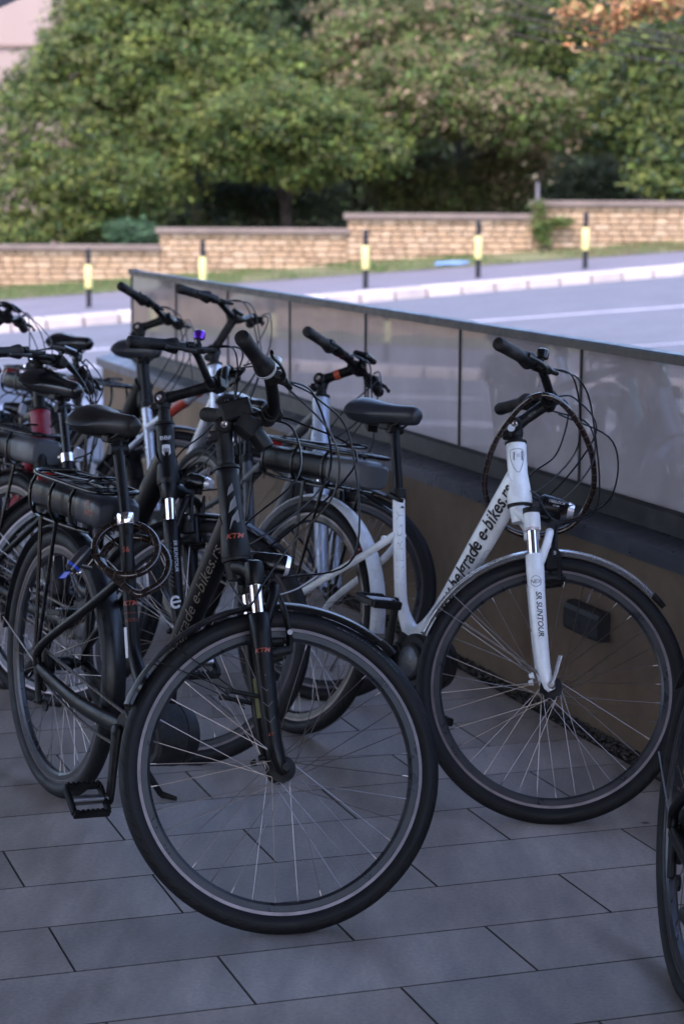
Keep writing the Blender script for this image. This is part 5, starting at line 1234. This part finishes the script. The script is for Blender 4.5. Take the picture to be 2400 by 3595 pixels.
for q in range(4):
    w = MB(); ce = A.st(A.la, -.064, .10+q*.035); n0 = A.cam(ce); n0 = unit(n0-A.s*np.dot(n0, A.s)); rt_ = np.cross(A.s, n0); rho = .0218
    def P_(u, v): return ce+A.s*v+rt_*rho*math.sin(u/rho)+n0*rho*math.cos(u/rho)
    w.add([P_(u, v) for u, v in ((-.012, .012), (-.012, .0135), (0, .0015), (.012, .0135), (.012, .012), (0, 0))], [(0, 1, 2, 5), (5, 2, 3, 4)]); w.build('graphic', M_GREYD, A.fork, 0)
w = MB(); ce = A.st(A.la-.0185, .064, .2); w.box(A.st(A.la, .0424, .17), .012, .0015, .045, X=A.S@A.n, Y=A.lat, Z=A.s); w.build('yellow_sticker', M_STICK, A.fork, 0)
w = MB(); w.box(A.st(A.la+.0205, -.052, .13), .0012, .0035, .045, X=A.S@A.n, Y=A.lat, Z=A.s); w.build('orange_stripe', M_DORANGE, A.fork, 0)
# phone mount and light unit on the front bike's stem
w = MB(); Fx = unit(A.S@A.n); Dn = unit(A.S@A.n*.55-A.s); Dl = A.lat
w.box(A.st(.030, -.014, .826), .036, .030, .022, X=unit(Fx+A.s*.2), Y=Dl, Z=np.cross(unit(Fx+A.s*.2), Dl), bev=.004); w.box(A.st(.052, -.016, .790), .026, .028, .022, X=unit(Fx-A.s*.9), Y=Dl, Z=np.cross(unit(Fx-A.s*.9), Dl), bev=.004)
for q in (.010, .040): w.lathe(A.st(q, -.038, .846), A.s, [(0, .0045), (.004, .004), (.004, 0)], 10)
um = w.build('display_mount', M_BLK, A.obj)
w = MB(); w.lathe(A.st(.066, -.016, .782), Dn, [(-.01, 0), (-.01, .020), (.052, .0215), (.056, .019), (.052, .017), (.050, 0)], 26); w.build('camera_barrel', M_BLK, um)

# lettering on the white bike
dW_ = unit(W_.hm-V(.635, 0, .455)); W0 = V(.635, 0, .455)
text_along(W_, 'www.belgrade e-bikes.rs', .040, W_.hm-dW_*.475, dW_, unit(rotm(dW_, R(-22))@W_.cam(W0+dW_*.2)), .0368, M_BDEC, shear=.2, fit=.46, bold=.02)
for i, ch_ in enumerate('VERS'):   # outlined ghost letters of the maker's name on the lower edge
    c0 = W0+dW_*(.10+i*.045)
    w = MB(); n0 = rotm(dW_, R(48))@W_.cam(c0); n0 = unit(n0-dW_*np.dot(n0, dW_)); up_ = np.cross(n0, dW_); rho = .0362
    loop = [(0, -.009), (.03, -.009), (.036, -.003), (.036, .004), (.03, .009), (0, .009)]
    ln = [c0+dW_*u+up_*rho*math.sin(v/rho)+n0*rho*math.cos(v/rho) for u, v in loop]; w.tube(ln, .0006, 4); w.build('outline_graphic', M_GREYD, W_.frame)
text_along(W_, 'ENERGY', .022, W_.cl*.12+W_.stb*.88+W_.sd*.0, W_.sd*1.0, W_.cam(W_.cl), .0182, mat('thin_grey_decal', (.25, .30, .36), .4), squeeze=1.9, spacing=1.15, bold=-.03)
w = MB(); ce = W_.st(0, 0, W_.cb+.115); n0 = W_.cam(ce); n0 = unit(n0-W_.s*np.dot(n0, W_.s)); rt_ = np.cross(W_.s, n0); rho = W_.hr+.0012
def P_(u, v): return ce+W_.s*v+rt_*rho*math.sin(u/rho)+n0*rho*math.cos(u/rho)
sh = [(-.016, .030), (.0, .032), (.016, .030), (.021, .012), (.012, -.018), (.004, -.032), (-.006, -.026), (-.016, -.002), (-.019, .018)]
w.tube(spline([P_(u, v) for u, v in sh], 3, closed=True), .0007, 4, closed=True); w.build('badge_outline', M_GREYD, W_.frame)
w = MB(); pts = [(-.008, .024), (.017, .026), (.017, .0), (-.010, .002)]; w.add([P_(u, v) for u, v in pts], [(0, 1, 2, 3)]); w.build('badge', mat('badge_grey', (.13, .15, .17), .4), W_.frame, 0)
rho += .0006; w = MB(); pts = [(.0, .019), (.010, .019), (.010, .009), (.0, .009)]; w.add([P_(u, v) for u, v in pts], [(0, 1, 2, 3)]); w.build('badge_mark', M_WDEC, W_.frame, 0)
fcm = W_.st(W_.la, -.064, .205); nF = W_.cam(fcm)
text_along(W_, 'SR SUNTOUR', .0150, W_.st(W_.la, -.064, .245), -W_.s, rotm(W_.s, .25)@nF, .0230, M_BDEC, W_.fork, shear=.2, squeeze=.95, bold=.02)
text_across(W_, 'NEX', .0105, W_.st(W_.la, -.064, .272), W_.s, .0245, M_BDEC, W_.fork, shear=.2)
w = MB(); ce = W_.st(W_.la, -.064, .272); n0 = unit(nF-W_.s*np.dot(nF, W_.s)); rt_ = np.cross(W_.s, n0); rho = .0243
w.tube([P_(.0145*math.cos(2*PI*j/24), .0145*math.sin(2*PI*j/24)) for j in range(24)], .0006, 4, closed=True); w.build('round_badge', M_BDEC, W_.fork)
text_across(W_, 'SUNTOUR', .006, W_.st(W_.la, -.064, .415), W_.s, .0226, M_REDR, W_.fork)
text_along(W_, 'BOSCH', .014, V(.24, -.036, .56), unit(V(.385, 0, .66)-V(.03, 0, .38)), V(0, -1, .1), .0125, M_REDR, squeeze=1.0)
ov = MB(); c0 = W_.P0+W_.lat*-.0268; 
pc0 = W_.st(-.010, -.0235, W_.p['csp']-.010); ov.lathe(pc0, -W_.lat+W_.s*.0, [(.002, .0105), (.003, .010), (.003, 0)], 20); ov.build('stem_badge', M_WDEC, W_.obj)
text_along(W_, 'eyte', .010, W_.P0*.62+W_.P1*.38, W_.P1-W_.P0, -W_.lat, .0168, M_GREYD, W_.obj, shear=.2)
# pump strap on the seat clamp of the white bike
# lettering on the fork and head tube of the bike with the purple bell
text_along(C_, 'SR SUNTOUR', .011, C_.st(C_.la, -.064, .285), -C_.s, rotm(C_.s, .35)@C_.cam(C_.st(C_.la, -.064, .2)), .0246, M_WDEC, C_.fork, shear=.1)
for q in range(12):
    w = MB(); ce = C_.st(C_.la, -.064, .15+q*.0125); n0 = C_.cam(ce); n0 = unit(n0-C_.s*np.dot(n0, C_.s)); rt_ = np.cross(C_.s, n0); rho = .0238
    def P2(u, v): return ce+C_.s*v+rt_*rho*math.sin(u/rho)+n0*rho*math.cos(u/rho)
    w.add([P2(u, v) for u, v in ((-.018, .010), (-.018, .012), (-.003, .001), (-.003, -.001))], [(0, 1, 2, 3)]); w.build('graphic', M_GREYD, C_.fork, 0)
ce = C_.st(C_.la, -.064, .105); n0 = C_.cam(ce); n0 = unit(n0-C_.s*np.dot(n0, C_.s)); rt_ = np.cross(C_.s, n0); rho = .0232
w = MB(); arc = [(.017*math.cos(a)-.002, .019*math.sin(a)) for a in [R(40)+R(280)*j/20 for j in range(21)]]
for j in range(20):
    (u0, v0), (u1, v1) = arc[j], arc[j+1]; k0 = .62
    w.add([P2(u0, v0), P2(u1, v1), P2(u1*k0, v1*k0), P2(u0*k0, v0*k0)], [(0, 1, 2, 3)])
w.add([P2(-.012, .002), P2(.014, .006), P2(.014, .0), P2(-.012, -.004)], [(0, 1, 2, 3)]); w.build('round_graphic', M_WDEC, C_.fork, 0)
text_across(C_, 'BBF', .012, C_.st(0, 0, C_.ct-.045), C_.s, C_.hr+.0022, M_WDEC, squeeze=1.4)
ce = C_.st(0, 0, C_.ct-.085); n0 = C_.cam(ce); n0 = unit(n0-C_.s*np.dot(n0, C_.s)); rt_ = np.cross(C_.s, n0); rho = C_.hr+.0016
w = MB(); w.add([P2(u, v) for u, v in ((-.012, .018), (.0, .020), (.012, .018), (.013, -.006), (.0, -.022), (-.012, -.006))], [(0, 1, 2, 3, 4, 5)]); w.build('crest', M_WDEC, C_.frame, 0)
rho += .0008; w = MB()
for q in (-.006, 0, .006): w.add([P2(q-.0014, .008), P2(q+.0014, .008), P2(q+.0014, -.004-.004*(q == 0)), P2(q-.0014, -.004-.004*(q == 0))], [(0, 1, 2, 3)])
w.build('crest_tower', M_BDEC, C_.frame, 0)

# ---- armoured cable locks
def segmented(path, r, seg=0.026):
    d = [0]
    for a, b in zip(path[:-1], path[1:]): d.append(d[-1]+float(np.linalg.norm(b-a)))
    rr = []; pp = []; n = int(d[-1]/seg)
    dist = np.array(d); P = np.array(path)
    def at(x): return V(*[np.interp(x, dist, P[:, k]) for k in range(3)])
    for i in range(n):
        s0 = d[-1]*i/n; L = d[-1]/n
        for q, k in ((.0, 1.0), (.33, 1.0), (.66, 1.0)): pp.append(at(s0+L*q)); rr.append(r*k)
    return pp, rr, [at(d[-1]*(i+.0)/n) for i in range(1, n)], [unit(at(d[-1]*i/n+.001)-at(d[-1]*i/n-.001)) for i in range(1, n)]
def cable_lock(name, label, paths, r, origin):
    t = empty(name, mw=Matrix.Translation(origin)); tag(t, label, 'bike lock')
    w = MB(); q = MB()
    for pa in paths:
        pp, rr, jc, jd = segmented(pa, r); w.tube(pp, rr, 14)
        for c, d in zip(jc, jd): w.lathe(c, d, [(-.0009, r*.98), (-.0007, r*1.02), (.0007, r*1.02), (.0009, r*.98)], 14, mi=1)
    for mb, nm, mt in ((w, 'cable', [M_LOCK, M_LOCKR]),):
        mb.v = [(p[0]-origin[0], p[1]-origin[1], p[2]-origin[2]) for p in mb.v]; mb.build(nm, mt, t, 60)
    return t
# lock coiled round the seat tube of the front bike
cA = A.W(A.cl*.68+A.stb*.32)
vw = unit(CAMP-cA); rgt = unit(np.cross(vw*-1, UP)); upv = np.cross(rgt, vw*-1)
def ring(c, rx, ry, a0, a1, tilt, dx=0, dy=0, n=40, spin=0.0):
    out = []
    for i in range(n+1):
        a = a0+(a1-a0)*i/n
        x_ = rx*math.cos(a); y_ = ry*math.sin(a); x2 = x_*math.cos(spin)-y_*math.sin(spin); y2 = x_*math.sin(spin)+y_*math.cos(spin)
        out.append(c+rgt*(x2+dx)+upv*(y2+dy)+vw*(-math.sin(a)*tilt))
    return out
p1 = ring(cA, .079, .066, R(195), R(195+400), .045, -.004, .030, n=60)
p2 = ring(cA, .086, .070, R(235), R(235+290), .050, .016, -.010, n=50)
oA = A.W(A.cl*.68+A.stb*.32)
path = spline([p1[0]-rgt*.02-upv*.022, p1[0]]+p1[2::4]+p2[6::4], 5)
lkA = cable_lock('cable_lock', 'brown segmented cable lock coiled around the seat tube, blue ring on its lock body', [path], .0096, oA)
hd = p1[0]-rgt*.045-upv*.012; ha_ = unit(rgt*.62+upv*.75)
w = MB(); w.lathe(hd, ha_, [(-.030, 0), (-.030, .012), (-.026, .0165), (.012, .0165), (.03, .015), (.046, .009), (.048, 0)], 26); w.tube([hd-ha_*.006, hd-ha_*.006+rgt*.040-upv*.010], .0095, 14); rel(oA, w).build('lock_body', mat('lock_body_black', (.018, .018, .022), .3), lkA)
w = MB(); w.lathe(hd, ha_, [(-.017, .0167), (-.017, .0178), (-.010, .0178), (-.010, .0167)], 26); w.box(hd-ha_*.043-rgt*.004, .010, .004, .013, X=rgt, Y=vw, Z=ha_, bev=.003); rel(oA, w).build('blue_ring', M_BLUE, lkA)
w = MB(); w.tube([hd-ha_*.036+rgt*.008, hd-ha_*.036+rgt*.026], .0042, 10); w.ball(hd-ha_*.036+rgt*.028, .007, n=10, k=6); rel(oA, w).build('key', M_CHROME, lkA)
# lock hung on the handlebar of the white bike
cB = W_.W(W_.st(.055, 0, .60))
vw = unit(CAMP-cB); rgt = unit(np.cross(vw*-1, UP)); upv = np.cross(rgt, vw*-1)
pts = [(1860, 1838), (1940, 1830), (2010, 1805), (2062, 1745), (2092, 1660), (2085, 1560), (2055, 1480), (2010, 1410), (1960, 1362), (1905, 1345), (1850, 1368), (1785, 1440), (1735, 1530), (1708, 1630), (1712, 1700), (1740, 1770), (1795, 1817)]
c0x, c0y = 1895, 1590; kB = np.linalg.norm(cB-CAMP)/7640
dep = lambda y: .11-.26*max(0, min(1, (y-1340)/420.0))
ctrB = cB
prj = lambda u, v: None
offx, offy = 0, 0
path = spline([ctrB+rgt*((u-c0x+offx)*kB)+upv*(-(v-c0y+offy)*kB)+vw*dep(v) for u, v in pts], 5, closed=True)
cable_lock('cable_lock', 'brown segmented cable lock hanging as a big loop from the handlebar of the white bicycle', [path+[path[0]]], .0080, cB)
